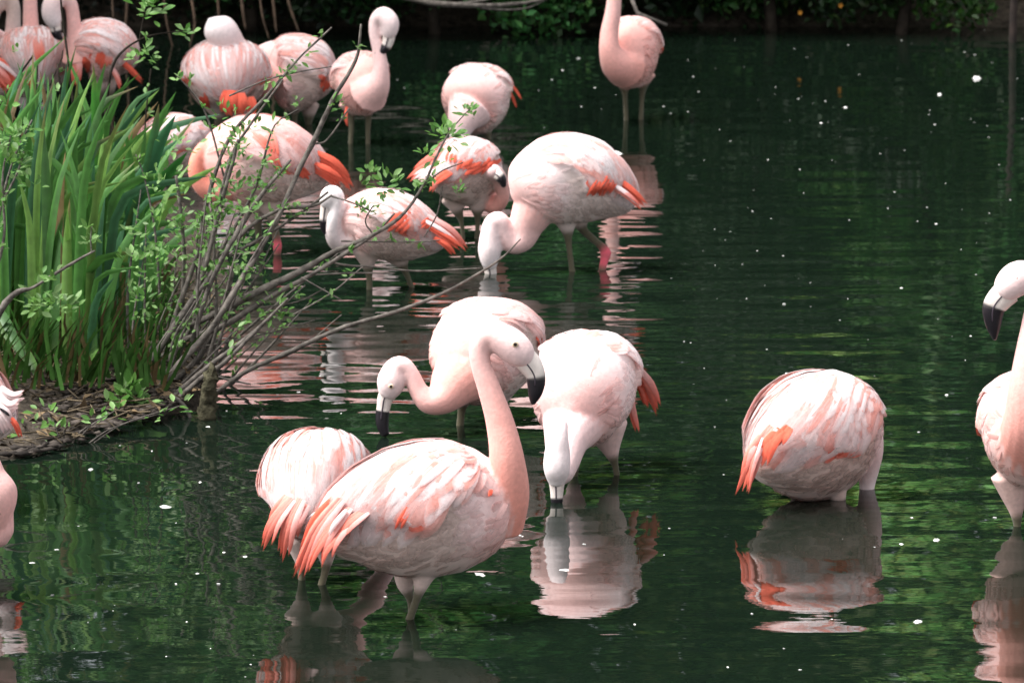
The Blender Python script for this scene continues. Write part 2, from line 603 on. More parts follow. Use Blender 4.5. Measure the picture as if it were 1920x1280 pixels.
tree_spec.append((-5.9, 21.3, 9.5, 2.1, 0.17, 15000, (0.03, 0.075, 0.02), 'unseen tree added on the left bank to shade the flock'))  # out of view, added to cast shade on the back birds
tree_spec.append((-6.2, 24.6, 9.5, 2.1, 0.17, 15000, (0.03, 0.075, 0.02), 'second unseen tree added to shade the flock, farther back'))  # another shade caster added out of view
for k, (x, y, h, w, lf, n, col, lab) in enumerate(tree_spec):
    col = (col[0] * 3.1, col[1] * 2.4, col[2] * 3.4)
    tree('tree', lab, x, y, h, w, 0.3, lf, n, col, 'trees behind the far bank', 'tree', 0.16, 70 + k, 44)

# ------------------------------------------------------------------ flamingos
WHITE = np.array((0.86, 0.765, 0.755))
PALE = np.array((0.85, 0.585, 0.56))
SALMON = np.array((0.82, 0.365, 0.305))
DEEP = np.array((0.80, 0.26, 0.18))
CORAL = np.array((0.85, 0.145, 0.085))
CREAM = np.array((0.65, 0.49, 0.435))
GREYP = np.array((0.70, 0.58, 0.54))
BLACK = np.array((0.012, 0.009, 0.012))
LEGC = np.array((0.10, 0.088, 0.055))
KNEE = np.array((0.75, 0.12, 0.16))

PROFILE_T = np.array([0, .03, .09, .18, .30, .45, .60, .75, .88, .96, 1.0])
PROFILE_R = np.array([.10, .34, .60, .82, .97, 1.0, .93, .75, .50, .30, .08])


class BodySurf:
    """egg-shaped trunk: s runs from breast (0) to tail (1), theta from the back (0) down either flank"""

    def __init__(self, ax, RV, RL, prof=None):
        n = 160
        self.n = n
        self.s = np.linspace(0, 1, n)
        self.c = catmull(ax, n)[:, :3]
        self.len = np.linalg.norm(np.diff(self.c, axis=0), axis=1).sum()
        self.T, self.U, self.L = frames(self.c)
        pr = np.interp(self.s, PROFILE_T, PROFILE_R if prof is None else prof)
        ker = np.array([1, 2, 3, 2, 1]) / 9.0
        pr = np.convolve(np.pad(pr, 2, mode='edge'), ker, 'valid')
        self.rv, self.rl = pr * RV, pr * RL

    wing = None

    def lim(self, s):
        wa, wth = self.wing
        return wth * np.interp(s, [0, wa, wa + 0.15, 0.52, 0.72, 0.88, 1.0], [0.55, 0.60, 0.78, 0.98, 0.84, 0.60, 0.5])

    def on_wing(self, s, th):
        a = np.abs((np.asarray(th) + np.pi) % (2 * np.pi) - np.pi)
        wa, wth = self.wing
        return smooth01((self.lim(s) - a) / 0.15 + 0.5) * smooth01((s - wa + 0.06) / 0.14)

    def ev(self, s, th, off=0.0):
        s = np.asarray(s, float)
        sc_ = np.clip(s, 0, 1)
        g = lambda a: np.stack([np.interp(sc_, self.s, a[:, k]) for k in range(3)], -1)
        c, U, L, T = g(self.c), g(self.U), g(self.L), g(self.T)
        rv, rl = np.interp(sc_, self.s, self.rv), np.interp(sc_, self.s, self.rl)
        if self.wing is not None:
            w_ = self.on_wing(sc_, th * np.ones_like(sc_))
            a_ = np.abs((np.asarray(th) * np.ones_like(sc_) + np.pi) % (2 * np.pi) - np.pi)
            bel = smooth01((a_ - 1.2) / 0.5) * (1 - smooth01((a_ - 2.2) / 0.8)) * (1 - w_)
            flank = smooth01(a_ / 0.9)                 # the wings stand off the flanks, not off the spine
            fac = 1 + 0.095 * w_ * flank - 0.07 * bel * smooth01((sc_ - 0.15) / 0.2)
            rv, rl = rv * fac, rl * fac
        over = (s - sc_)[..., None] * self.len
        ct, st = np.cos(th)[..., None], np.sin(th)[..., None]
        nrm = unit(U * ct * rl[..., None] + L * st * rv[..., None] + 1e-6 * U)
        p = c + U * ct * rv[..., None] + L * st * rl[..., None] + T * over
        return p + nrm * np.asarray(off)[..., None], nrm


def feathers(S, s0, th0, length, width, alpha, lift0, lift1, col0, col1, rows=6, side=1.0, bulge=0.03, smax=1.0):
    """overlapping feathers lying on the trunk surface S, each a curved vane of rows x 3 vertices"""
    n = len(s0)
    t = np.linspace(0, 1, rows)[None, :]
    wp = np.interp(np.linspace(0, 1, rows), [0, .15, .45, .75, .92, 1], [.55, .85, 1, .88, .5, .08])[None, :]
    r0 = np.interp(np.clip(s0, 0, 1), S.s, 0.5 * (S.rv + S.rl)).clip(0.04)
    s = s0[:, None] + t * (np.minimum(length * np.cos(alpha) / S.len, np.maximum(0.05, smax - s0)))[:, None]
    th = th0[:, None] + t * (length * np.sin(alpha) / r0)[:, None]
    lift = lift0[:, None] + (lift1 - lift0)[:, None] * t ** 1.5
    ctr, nrm = S.ev(s, th * side, lift)
    d = unit(np.gradient(ctr, axis=1))
    sidev = unit(np.cross(nrm, d))
    hw = (0.68 * width)[:, None] * wp
    l_ = ctr + sidev * hw[..., None] - nrm * (hw * 0.03)[..., None]
    r_ = ctr - sidev * hw[..., None] - nrm * (hw * 0.03)[..., None]
    m_ = ctr + nrm * (bulge * hw)[..., None]
    v = np.stack([l_, m_, r_], 2)                      # n, rows, 3, xyz
    cc = col0[:, None, :] * (1 - t[..., None]) + col1[:, None, :] * t[..., None]
    edge = np.array([1.03, 0.97, 1.03])[None, None, :, None]
    c = (cc[:, :, None, :] * edge).clip(0, 0.92)
    v = v.reshape(-1, 3)
    c = np.broadcast_to(c, (n, rows, 3, 3)).reshape(-1, 3)
    fade = np.interp(np.linspace(0, 1, rows), [0, .55, .85, 1], [1, 1, .75, .1])
    al_ = np.stack([fade * 0.45, fade, fade * 0.45], -1)
    c = np.hstack([c, np.broadcast_to(al_[None], (n, rows, 3)).reshape(-1, 1)])
    b0 = np.arange(n)[:, None, None] * rows * 3
    i, j = np.meshgrid(np.arange(rows - 1), np.arange(2), indexing='ij')
    q = np.stack([i * 3 + j, i * 3 + j + 1, (i + 1) * 3 + j + 1, (i + 1) * 3 + j], -1).reshape(1, -1, 4)
    f = (b0 + q).reshape(-1, 4)
    return v, f, c


def plume(pts, width, col0, col1, thick_dir, rows=9):
    """one long flight feather along world points; a folded vane with a shaft"""
    q = catmull(np.array(pts), rows)
    T = unit(np.gradient(q, axis=0))
    d = np.asarray(thick_dir, float)
    sidev = unit(np.cross(T, d[None, :]))
    nrm = np.cross(sidev, T)
    wp = np.interp(np.linspace(0, 1, rows), [0, .2, .5, .75, .9, 1], [.6, .95, 1, .78, .42, .03]) * width * 0.5
    l_ = q + sidev * wp[:, None]
    r_ = q - sidev * wp[:, None]
    m_ = q + nrm * (wp * 0.35)[:, None]
    v = np.stack([l_, m_, r_], 1).reshape(-1, 3)
    i, j = np.meshgrid(np.arange(rows - 1), np.arange(2), indexing='ij')
    f = np.stack([i * 3 + j, i * 3 + j + 1, (i + 1) * 3 + j + 1, (i + 1) * 3 + j], -1).reshape(-1, 4)
    t = np.linspace(0, 1, rows)[:, None]
    c = np.repeat(col0 * (1 - t) + col1 * t, 3, axis=0)
    c = c * np.tile(np.array([1.06, 0.84, 0.97]), rows)[:, None]
    al_ = np.repeat(np.interp(np.linspace(0, 1, rows), [0, .8, .94, 1], [1, 1, .7, .15]), 3) * np.tile(np.array([.75, 1, .75]), rows)
    c = np.hstack([c, al_[:, None]])
    # a real thickness: a second, lower skin
    v2 = v - np.repeat(nrm, 3, axis=0) * 0.003
    f2 = f[:, ::-1] + len(v)
    return np.vstack([v, v2]), np.vstack([f, f2]), np.vstack([c, c])


def remeshed(soup, voxel, smooth_it=3):
    v = np.vstack(soup.v)
    me = bpy.data.meshes.new('tmp')
    me.from_pydata(v.tolist(), [], soup.f)
    o = bpy.data.objects.new('tmp', me)
    COL.objects.link(o)
    m = o.modifiers.new('r', 'REMESH')
    m.mode = 'VOXEL'
    m.voxel_size = voxel
    m.use_smooth_shade = True
    s = o.modifiers.new('s', 'SMOOTH')
    s.factor = 0.5
    s.iterations = smooth_it
    dg = bpy.context.evaluated_depsgraph_get()
    dg.update()
    out = bpy.data.meshes.new_from_object(o.evaluated_get(dg))
    bpy.data.objects.remove(o)
    bpy.data.meshes.remove(me)
    n = len(out.vertices)
    co = np.empty(n * 3, dtype=np.float32)
    out.vertices.foreach_get('co', co)
    co = co.reshape(-1, 3)
    cols = np.vstack(soup.c)
    kd = kdtree.KDTree(len(v))
    for k, p in enumerate(v):
        kd.insert(p, k)
    kd.balance()
    res = np.empty((n, 3))
    for k in range(n):
        hits = kd.find_n(co[k], 3)
        w = np.array([1.0 / (h[2] + 0.002) ** 2 for h in hits])
        res[k] = (cols[[h[1] for h in hits]] * w[:, None]).sum(0) / w.sum()
    return out, co, res


def flamingo(label, wl_py, axis, RV, RL, neck=None, bill=None, legs=(), plumes=(), patches=(), eyes=(), tint=0.4, wing=(0.25, 0.9), wth=1.75,
             neck_cols=None, voxel=None, prof=None, belly=CREAM, alpha=0.75, seed=0, dY_neck=True, detail=1.0, back=None):
    """axis rows (px, py, dY); RV, RL in px; neck rows (px, py, dY, r px); bill rows (px, py, dY, r, black 0/1)"""
    r = np.random.default_rng(seed + 100)
    Y0 = YW(wl_py)
    k = scale(Y0)
    pw = lambda a: P(a[0], a[1], Y0 + a[2])
    S = BodySurf([pw(a) for a in axis], RV * k, RL * k, prof)
    S.wing = (wing[0], wth)
    base = W(sum(a[0] for a in axis) / len(axis), wl_py)
    voxel = voxel or (0.006 if Y0 < 15 else 0.0075)
    # ---- one continuous body: trunk + neck + head + legs
    so = Soup()
    ns, nt_ = 64, 84
    sg = np.linspace(0, 1, ns)
    tg = np.linspace(0, 2 * np.pi, nt_, endpoint=False)
    SS, TT = np.meshgrid(sg, tg, indexing='ij')
    pv, _ = S.ev(SS, TT)
    warm = PALE * (1 - tint) * 0.8 + SALMON * (tint * 0.8 + 0.2)
    backc = (WHITE * (1 - tint * 0.6) + SALMON * tint * 0.6) if back is None else back

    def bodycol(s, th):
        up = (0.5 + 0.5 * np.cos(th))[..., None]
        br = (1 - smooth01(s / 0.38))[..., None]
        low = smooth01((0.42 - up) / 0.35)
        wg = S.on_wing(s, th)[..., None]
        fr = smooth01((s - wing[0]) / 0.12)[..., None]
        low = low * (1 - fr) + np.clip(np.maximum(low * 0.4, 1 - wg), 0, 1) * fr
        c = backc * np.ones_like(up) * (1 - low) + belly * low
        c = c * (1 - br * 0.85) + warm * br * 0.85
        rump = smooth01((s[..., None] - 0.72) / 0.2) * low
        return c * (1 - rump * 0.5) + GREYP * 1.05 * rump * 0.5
    i, j = np.meshgrid(np.arange(ns - 1), np.arange(nt_), indexing='ij')
    j2 = (j + 1) % nt_
    fq = np.stack([i * nt_ + j, i * nt_ + j2, (i + 1) * nt_ + j2, (i + 1) * nt_ + j], -1).reshape(-1, 4).tolist()
    v = pv.reshape(-1, 3)
    a0, a1 = len(v), len(v) + 1
    v = np.vstack([v, S.c[0] - S.T[0] * 0.005, S.c[-1] + S.T[-1] * 0.005])
    fq += [(a0, (jj + 1) % nt_, jj) for jj in range(nt_)]
    fq += [((ns - 1) * nt_ + jj, (ns - 1) * nt_ + (jj + 1) % nt_, a1) for jj in range(nt_)]
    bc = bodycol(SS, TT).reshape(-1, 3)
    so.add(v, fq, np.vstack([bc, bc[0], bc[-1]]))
    if neck:
        pts = [(*pw(a), a[3] * k) for a in neck]
        nn = 60
        v, f, rows, q = tube(pts, nn, 18)
        t = np.arange(nn) / (nn - 1)
        c0, c1, c2 = neck_cols or (warm * 0.5 + SALMON * 0.5, SALMON * 0.4 + PALE * 0.6, WHITE)
        cc = np.array([np.interp(t, [0, 0.5, 1], [c0[m], c1[m], c2[m]]) for m in range(3)]).T
        so.add(v, f, cc[rows])
    for leg in legs:
        pts = [(*pw(a), a[3] * k) for a in leg]
        last = np.array(pts[-1])
        prev = np.array(pts[-2])
        ext = last.copy()
        ext[:3] += (last[:3] - prev[:3]) / max(0.03, np.linalg.norm(last[:3] - prev[:3])) * 0.16
        ext[2] = min(ext[2], -0.12)
        pts = pts + [tuple(ext)]
        v, f, rows, q = tube(pts, 40, 10)
        rr = q[:, 3] / k
        thick = smooth01((rr - 9.5) / 6.0)[:, None]
        if len(leg[0]) > 4:
            cc = LEGC[None, :] * (1 - thick) + belly[None, :] * thick
        else:
            cc = LEGC[None, :] * (1 - thick) + (belly * 0.95)[None, :] * thick
        for a in leg:
            if len(a) > 4 and a[4]:
                kp = pw(a)
                d = np.linalg.norm(q[:, :3] - kp, axis=1)
                kw = np.exp(-(d / 0.024) ** 2)[:, None]
                cc = cc * (1 - kw) + KNEE * kw
        so.add(v, f, cc[rows])
    me, co, cols = remeshed(so, voxel)
    co = co - base
    me.vertices.foreach_set('co', co.astype(np.float32).ravel())
    set_cols(me, cols * (1 + r.normal(0, 0.02, (len(cols), 1))))
    me.materials.clear()
    me.materials.append(M_PLUME)
    body = bpy.data.objects.new('flamingo', me)
    COL.objects.link(body)
    body.location = base
    tag(body, label, 'flamingo', 'flamingos wading in the pond')
    me.name = 'flamingo'
    bvh = None

    # ---- small contour feathers over breast, belly and rump
    n = int(330 * detail)
    s0 = r.uniform(0.05, 0.93, n)
    th0 = np.where(s0 > wing[0] - 0.06, S.lim(s0) + 0.16 + np.abs(r.normal(0, 0.75, n)), np.abs(r.normal(1.9, 0.7, n))).clip(0.4, 3.0)
    side = np.where(r.random(n) < 0.5, -1.0, 1.0)
    VV, FF, CC, off = [], [], [], 0
    for sd_ in (-1.0, 1.0):
        m = side == sd_
        nn = m.sum()
        bcs = bodycol((s0[m] + 0.03).clip(0, 1), th0[m] + 0.03) * (1 + r.normal(0, 0.035, (nn, 1)))
        v, f, c = feathers(S, s0[m], th0[m], r.uniform(0.045, 0.085, nn), r.uniform(0.014, 0.026, nn), r.normal(0.2, 0.3, nn),
                           np.full(nn, -0.002), r.uniform(0.001, 0.0045, nn), bcs * 1.0, (bcs * 1.04), 5, sd_, 0.08)
        VV.append(v); FF.append(f + off); CC.append(c); off += len(v)
    o = mesh_obj('down_feathers', np.vstack(VV), np.vstack(FF), M_FEATHER, body, np.vstack(CC))
    o['kind'] = 'stuff'

    # ---- wings: shingled coverts, then long tertials that fall over the tail
    for sd_ in (-1.0, 1.0):
        VV, FF, CC, off = [], [], [], 0
        wa, wb = wing
        rowsn = 11
        for rw in range(rowsn):                      # front rows lie over the rows behind
            u = rw / (rowsn - 1)
            s_ = wa + (wb - wa) * (1 - u) * 0.78
            cnt = int((15 - 4 * (1 - u)) * (0.6 + 0.4 * detail))
            lim = float(S.lim(s_)) * 1.12
            th0 = np.linspace(0.03, lim * 0.66, cnt) + r.normal(0, 0.03, cnt)
            s0 = s_ + r.normal(0, 0.012, cnt) - 0.06 * np.sin(th0)
            ln = (0.080 + 0.070 * (1 - u)) * r.uniform(0.7, 1.4, cnt)
            wd = (0.024 + 0.010 * (1 - u)) * r.uniform(0.75, 1.3, cnt)
            al = (alpha * np.sin(np.clip(th0 / lim, 0, 1) * 1.9 + 0.25) + r.normal(0, 0.09, cnt))
            rnd = r.random((cnt, 1))
            tipc = WHITE * (1 - 0.45 * tint * rnd) + PALE * 0.45 * tint * rnd
            bs = (r.random((cnt, 1)) < 0.35 + 0.5 * tint) * r.uniform(0.4, 1.0, (cnt, 1))
            basec = PALE * (1 - bs) + SALMON * bs
            dk = (r.random((cnt, 1)) < 0.22 + 0.3 * tint) * r.uniform(0.6, 1.0, (cnt, 1))
            tipc = tipc * (1 - dk) + (SALMON * 0.7 + DEEP * 0.3) * dk
            if tint > 0.65:
                tipc = tipc * 0.35 + PALE * 0.65
            v, f, c = feathers(S, s0, th0, ln, wd, al, np.full(cnt, -0.0005), np.full(cnt, 0.0045) + r.uniform(0, 0.002, cnt) + 0.006 * (th0 > lim * 0.54),
                               basec, tipc, 7, sd_)
            VV.append(v); FF.append(f + off); CC.append(c); off += len(v)
        cnt = int(16 * (0.5 + 0.5 * detail))          # tertials
        th0 = np.linspace(0.1, wth * 0.60, cnt)
        s0 = np.full(cnt, wa + (wb - wa) * 0.62) + r.normal(0, 0.015, cnt) - 0.10 * np.sin(th0)
        rnd = r.random((cnt, 1))
        v, f, c = feathers(S, s0, th0, r.uniform(0.15, 0.21, cnt), r.uniform(0.028, 0.04, cnt), alpha * 0.72 * np.sin(th0 / wth * 2.2) + r.normal(0, 0.05, cnt),
                           np.full(cnt, 0.002), np.full(cnt, 0.008) + r.uniform(0, 0.005, cnt), PALE * rnd + SALMON * (1 - rnd), np.where(r.random((cnt, 1)) < 0.35, PALE, WHITE) * (0.82 + 0.18 * rnd), 8, sd_)
        VV.append(v); FF.append(f + off); CC.append(c); off += len(v)
        if tint < 0.65:                               # pink streaks between the pale coverts
            cnt = int(22 * detail * (1.0 if Y0 < 15 else 0.55))
            th0 = r.uniform(0.08, wth * 0.5, cnt)
            s0 = r.uniform(wa + 0.08, wa + (wb - wa) * 0.62, cnt)
            v, f, c = feathers(S, s0, th0, r.uniform(0.08, 0.15, cnt), r.uniform(0.010, 0.018, cnt), alpha * 0.8 * np.sin(th0 / wth * 2.2 + 0.2) + r.normal(0, 0.06, cnt),
                               np.full(cnt, 0.004), np.full(cnt, 0.0085), np.tile(SALMON, (cnt, 1)), np.tile(SALMON * 0.75 + PALE * 0.25, (cnt, 1)) if Y0 < 15 else np.tile(SALMON * 0.4 + PALE * 0.6, (cnt, 1)), 7, sd_)
            VV.append(v); FF.append(f + off); CC.append(c); off += len(v)
            cnt = int(16 * detail * (1.0 if Y0 < 15 else 0.6))                    # and long white ones
            th0 = r.uniform(0.05, wth * 0.52, cnt)
            s0 = r.uniform(wa + 0.05, wa + (wb - wa) * 0.6, cnt)
            v, f, c = feathers(S, s0, th0, r.uniform(0.10, 0.17, cnt), r.uniform(0.016, 0.024, cnt), alpha * 0.8 * np.sin(th0 / wth * 2.2 + 0.2) + r.normal(0, 0.06, cnt),
                               np.full(cnt, 0.005), np.full(cnt, 0.010), np.tile(WHITE, (cnt, 1)), np.tile(WHITE, (cnt, 1)), 7, sd_)
            VV.append(v); FF.append(f + off); CC.append(c); off += len(v)
        cnt = 6                                       # deep coral feathers showing under the wing's edge
        s0 = np.linspace(0.50, 0.80, cnt)
        th0 = S.lim(s0) - 0.06 + r.normal(0, 0.04, cnt)
        v, f, c = feathers(S, s0, th0, r.uniform(0.04, 0.06, cnt), np.full(cnt, 0.022), r.normal(0.5, 0.15, cnt), np.full(cnt, 0.001), np.full(cnt, 0.006),
                           np.tile(CORAL, (cnt, 1)), np.tile(CORAL * 0.6 + SALMON * 0.4, (cnt, 1)), 6, sd_)
        VV.append(v); FF.append(f + off); CC.append(c); off += len(v)
        o = mesh_obj('wing', np.vstack(VV), np.vstack(FF), M_FEATHER, body, np.vstack(CC))
        o['kind'] = 'stuff'

    # ---- long coral flight feathers
    for pl in plumes:
        pts, w = pl[0], pl[1]
        cmode = pl[2] if len(pl) > 2 else 0
        nf = 4 if w >= 24 else (2 if w >= 14 else 1)
        for q_ in range(nf):
            sh = (q_ - (nf - 1) / 2) * w * (0.24 if nf == 4 else 0.3)
            ln = 1.0 - 0.13 * abs(q_ - (nf - 1) / 2 + r.normal(0, 0.3))
            d0 = np.array(pts[-1][:2], float) - np.array(pts[0][:2], float)
            pd = np.array((-d0[1], d0[0])) / (np.linalg.norm(d0) + 1e-6)
            wp = []
            for m, a in enumerate(pts):
                t = m / (len(pts) - 1)
                xy = np.array(pts[0][:2]) + (np.array(a[:2]) - np.array(pts[0][:2])) * ln + pd * sh * (0.6 + 0.5 * t)
                wp.append(P(xy[0], xy[1], Y0 + a[2] + 0.006 * q_))
            toward = unit(np.array((0, 0, CAM_H)) - wp[1]) * 0.8 + np.array((r.normal(0, 0.25), 0, 0.5))
            c0, c1 = ((SALMON, CORAL), (CORAL, CORAL * 0.9), (WHITE, PALE), (PALE, WHITE), (BLACK, BLACK))[cmode]
            g_ = r.uniform(0.9, 1.08)
            if cmode == 0 and q_ == 0:
                c0 = PALE
            v, f, c = plume(wp, w * k * (0.42 if nf > 2 else 0.5 if nf > 1 else 0.7), c0 * g_, (c1 * g_).clip(0, .92), unit(toward))
            mesh_obj('flight_feather', v, f, M_FEATHER, body, c)
    # ---- coral patches where the wing parts
    if patches:
        me.calc_loop_triangles()
        bvh = BVHTree.FromPolygons([tuple(x) for x in (co + base)], [tuple(p.vertices) for p in me.polygons])
        sp_ = Soup()
        for (x0, y0, x1, y1, w, cm) in patches:
          L0 = math.hypot(x1 - x0, y1 - y0)
          for q_ in (-1, 0, 1):
            pts = []
            ox, oy = -(y1 - y0) / L0 * q_ * w * 0.36, (x1 - x0) / L0 * q_ * w * 0.36
            e0, e1 = r.uniform(-0.35, 0.1), r.uniform(0.95, 1.45)
            for t in np.linspace(e0, e1, 6):
                px, py = x0 + (x1 - x0) * t + ox, y0 + (y1 - y0) * t + oy
                d = Vector(ray(px, py)).normalized()
                h = bvh.ray_cast(Vector((0, 0, CAM_H)), d)
                if h[0] is None:
                    continue
                pts.append(np.array(h[0]) + np.array(h[1]) * (0.006 + 0.006 * t))
            if len(pts) < 3:
                continue
            c0, c1 = ((SALMON, CORAL), (CORAL, CORAL * 0.9), (WHITE, PALE), (PALE, WHITE), (BLACK, BLACK))[cm]
            v, f, c = plume(pts, w * k * 0.5, c0, c1, unit(-ray(x0, y0)), 7)
            sp_.add(v, [tuple(x) for x in f], c)
        if sp_.n:
            o = sp_.build('coral_feathers', M_FEATHER, body)
            o['kind'] = 'stuff'
    # ---- bill and eyes
    if bill:
        pts = [(*pw(a), a[3] * k) for a in bill]
        v, f, rows, q = tube(pts, 26, 14, 0.62)
        blk = catmull([(*pw(a), a[4]) for a in bill], 26)[:, 3]
        bm_ = smooth01((blk - 0.38) / 0.26)[:, None]
        tb = np.linspace(1, 0, 26)[:, None]
        cw = np.array((0.74, 0.68, 0.62)) * (1 - tb * 0.5) + np.array((0.80, 0.62, 0.56)) * tb * 0.5
        cc = cw * (1 - bm_) + BLACK * bm_
        BILL_O = mesh_obj('bill', v, f, M_BILL, body, cc[rows])
        q2 = catmull(pts, 26)
        T2 = unit(np.gradient(q2[:, :3], axis=0))
        A2 = np.array((0, 1.0, 0)) - T2 * T2[:, 1:2]
        A2 = unit(A2)
        B2 = np.cross(A2, T2)
        sl = Soup()
        for sg_ in (-1, 1):
            ln_ = q2[3:17, :3] + sg_ * A2[3:17] * (q2[3:17, 3:4] * 0.60) + B2[3:17] * q2[3:17, 3:4] * 0.12
            v, f, _, _ = tube(np.column_stack([ln_, np.full(len(ln_), 1.6 * k)]), 14, 5)
            sl.add(v, f, BLACK * 4)
        mo = sl.build('mouth_line', M_BILL, body)
        mo.parent = BILL_O
        mo.location = -(Vector(body.location) + Vector(BILL_O.location))
    for (px, py, dY, rr) in eyes:
        c = P(px, py, Y0 + dY)
        for nm, rad, col, push in (('eye', rr, (0.80, 0.62, 0.42), 0.0),):
            uu, vv = np.meshgrid(np.linspace(0, np.pi, 8), np.linspace(0, 2 * np.pi, 12, endpoint=False), indexing='ij')
            v = c + 0.92 * rad * k * np.stack([np.sin(uu) * np.cos(vv), np.cos(uu) * 0.5 * -1, np.sin(uu) * np.sin(vv)], -1).reshape(-1, 3)
            dist = np.sin(uu).ravel()
            cl = np.where((dist < 0.5)[:, None], np.array((0.02, 0.012, 0.01)), np.array(col))
            i, j = np.meshgrid(np.arange(7), np.arange(12), indexing='ij')
            f = np.stack([i * 12 + j, i * 12 + (j + 1) % 12, (i + 1) * 12 + (j + 1) % 12, (i + 1) * 12 + j], -1).reshape(-1, 4)
            mesh_obj(nm, v, f, M_EYE, body, cl)
    return body


# ---- A: the large front bird
flamingo('largest front flamingo with upright S-shaped neck and coral tail', 1160,
         [(968, 935, 0.06), (890, 945, 0.04), (780, 958, 0), (680, 975, -0.03), (592, 1000, -0.06)], 130, 112,
         neck=[(935, 985, 0.06, 48), (948, 925, 0.03, 46), (950, 860, 0.0, 34), (937, 790, 0.0, 27), (916, 725, 0, 22), (901, 680, 0, 20), (900, 645, 0, 21),
               (915, 627, 0, 24), (940, 635, 0, 30), (962, 650, 0, 32), (982, 668, 0, 26), (993, 680, 0, 14)],
         bill=[(976, 664, 0, 23, 0), (993, 682, 0, 23, 0), (1004, 702, 0, 19, 0.4), (1005, 722, 0, 17, 1), (1002, 742, 0, 12, 1), (999, 757, 0, 4, 1)],
         legs=[[(800, 1050, 0, 40), (792, 1085, -0.01, 20), (782, 1120, -0.01, 9), (768, 1160, 0, 8.5)],
               [(765, 1060, 0.06, 34), (760, 1095, 0.06, 18), (768, 1120, 0.06, 8), (772, 1150, 0.06, 7.5)]],
         plumes=[([(640, 935, -0.13), (590, 1000, -0.16), (562, 1060, -0.16), (543, 1103, -0.15)], 30), ([(655, 950, -0.14), (610, 1005, -0.18), (585, 1045, -0.18), (572, 1075, -0.17)], 26),
                 ([(665, 965, -0.15), (625, 1010, -0.19), (605, 1040, -0.19), (598, 1065, -0.18)], 28), ([(650, 955, -0.155), (625, 985, -0.185), (612, 1010, -0.19)], 14, 2),
                 ([(690, 955, -0.15), (650, 985, -0.18), (625, 1010, -0.19)], 24), ([(640, 925, -0.10), (585, 985, -0.12), (556, 1045, -0.13)], 26, 1)],
         patches=[(766, 955, 752, 978, 13, 1), (918, 918, 913, 928, 6, 1)],
         eyes=[(966, 645, -0.042, 7)], tint=0.42, neck_cols=(DEEP * 0.75 + SALMON * 0.25, SALMON * 0.8 + PALE * 0.2, PALE * 0.75 + WHITE * 0.25), seed=1, detail=1.5, alpha=0.9)

# ---- B: behind A, seen from the rear
flamingo('flamingo seen from behind with drooping coral tail, half hidden behind the front bird', 1095,
         [(625, 905, 0.28), (600, 905, 0.12), (582, 925, -0.03), (570, 960, -0.16), (566, 985, -0.22)], 106, 98,
         neck=[(625, 915, 0.25, 40), (690, 945, 0.42, 24), (735, 990, 0.55, 18), (742, 1018, 0.6, 15), (742, 1050, 0.6, 13)],
         legs=[[(610, 1010, 0.03, 34), (612, 1045, 0.03, 16), (610, 1070, 0.02, 8.5), (602, 1097, 0, 8)], [(560, 1010, 0.06, 32), (565, 1050, 0.06, 14), (566, 1080, 0.06, 8)]],
         plumes=[([(548, 935, -0.24), (510, 985, -0.27), (488, 1035, -0.26)], 26), ([(565, 935, -0.25), (540, 990, -0.28), (523, 1062, -0.26)], 28),
                 ([(540, 930, -0.22), (515, 970, -0.25), (505, 1005, -0.25)], 26, 0), ([(575, 945, -0.25), (552, 985, -0.28), (545, 1015, -0.27)], 26, 0),
                 ([(600, 960, -0.23), (580, 985, -0.26), (568, 1000, -0.26)], 26, 2)],
         tint=0.38, seed=2, detail=1.2, alpha=0.5, wing=(0.15, 0.95))

# ---- C: feeding behind A, facing left
flamingo('salmon flamingo dipping its black bill into the water, neck curled low', 797,
         [(842, 690, -0.16), (872, 672, -0.08), (910, 658, 0.04), (955, 650, 0.18), (1000, 655, 0.30)], 100, 96,
         neck=[(880, 690, -0.08, 62), (855, 715, -0.14, 50), (828, 745, -0.18, 33), (803, 752, -0.2, 23), (785, 732, -0.2, 18), (772, 705, -0.2, 16), (756, 685, -0.2, 17),
               (743, 689, -0.2, 21), (735, 710, -0.2, 27), (730, 728, -0.2, 24), (725, 742, -0.2, 16)],
         bill=[(730, 732, -0.2, 18, 0), (722, 748, -0.2, 15, 0), (719, 764, -0.2, 13, 0.2), (717, 776, -0.2, 13, 1), (717, 795, -0.2, 12, 1), (722, 815, -0.2, 8, 1)],
         legs=[[(870, 740, 0, 22), (866, 765, 0, 9), (863, 793, 0, 8)], [(935, 730, 0.1, 34), (930, 760, 0.1, 16), (922, 790, 0.1, 8)]],
         plumes=[([(975, 605, 0.22), (1005, 628, 0.28), (1026, 662, 0.3)], 30, 1), ([(985, 630, 0.2), (1008, 645, 0.26), (1020, 668, 0.28)], 26, 0)],
         eyes=[(733, 724, -0.245, 5.5)], tint=0.75, neck_cols=(DEEP * 0.4 + SALMON * 0.6, SALMON * 0.6 + PALE * 0.4, WHITE * 0.5 + PALE * 0.5), seed=3, detail=1.2, alpha=0.6, wing=(0.3, 0.95), wth=1.4)

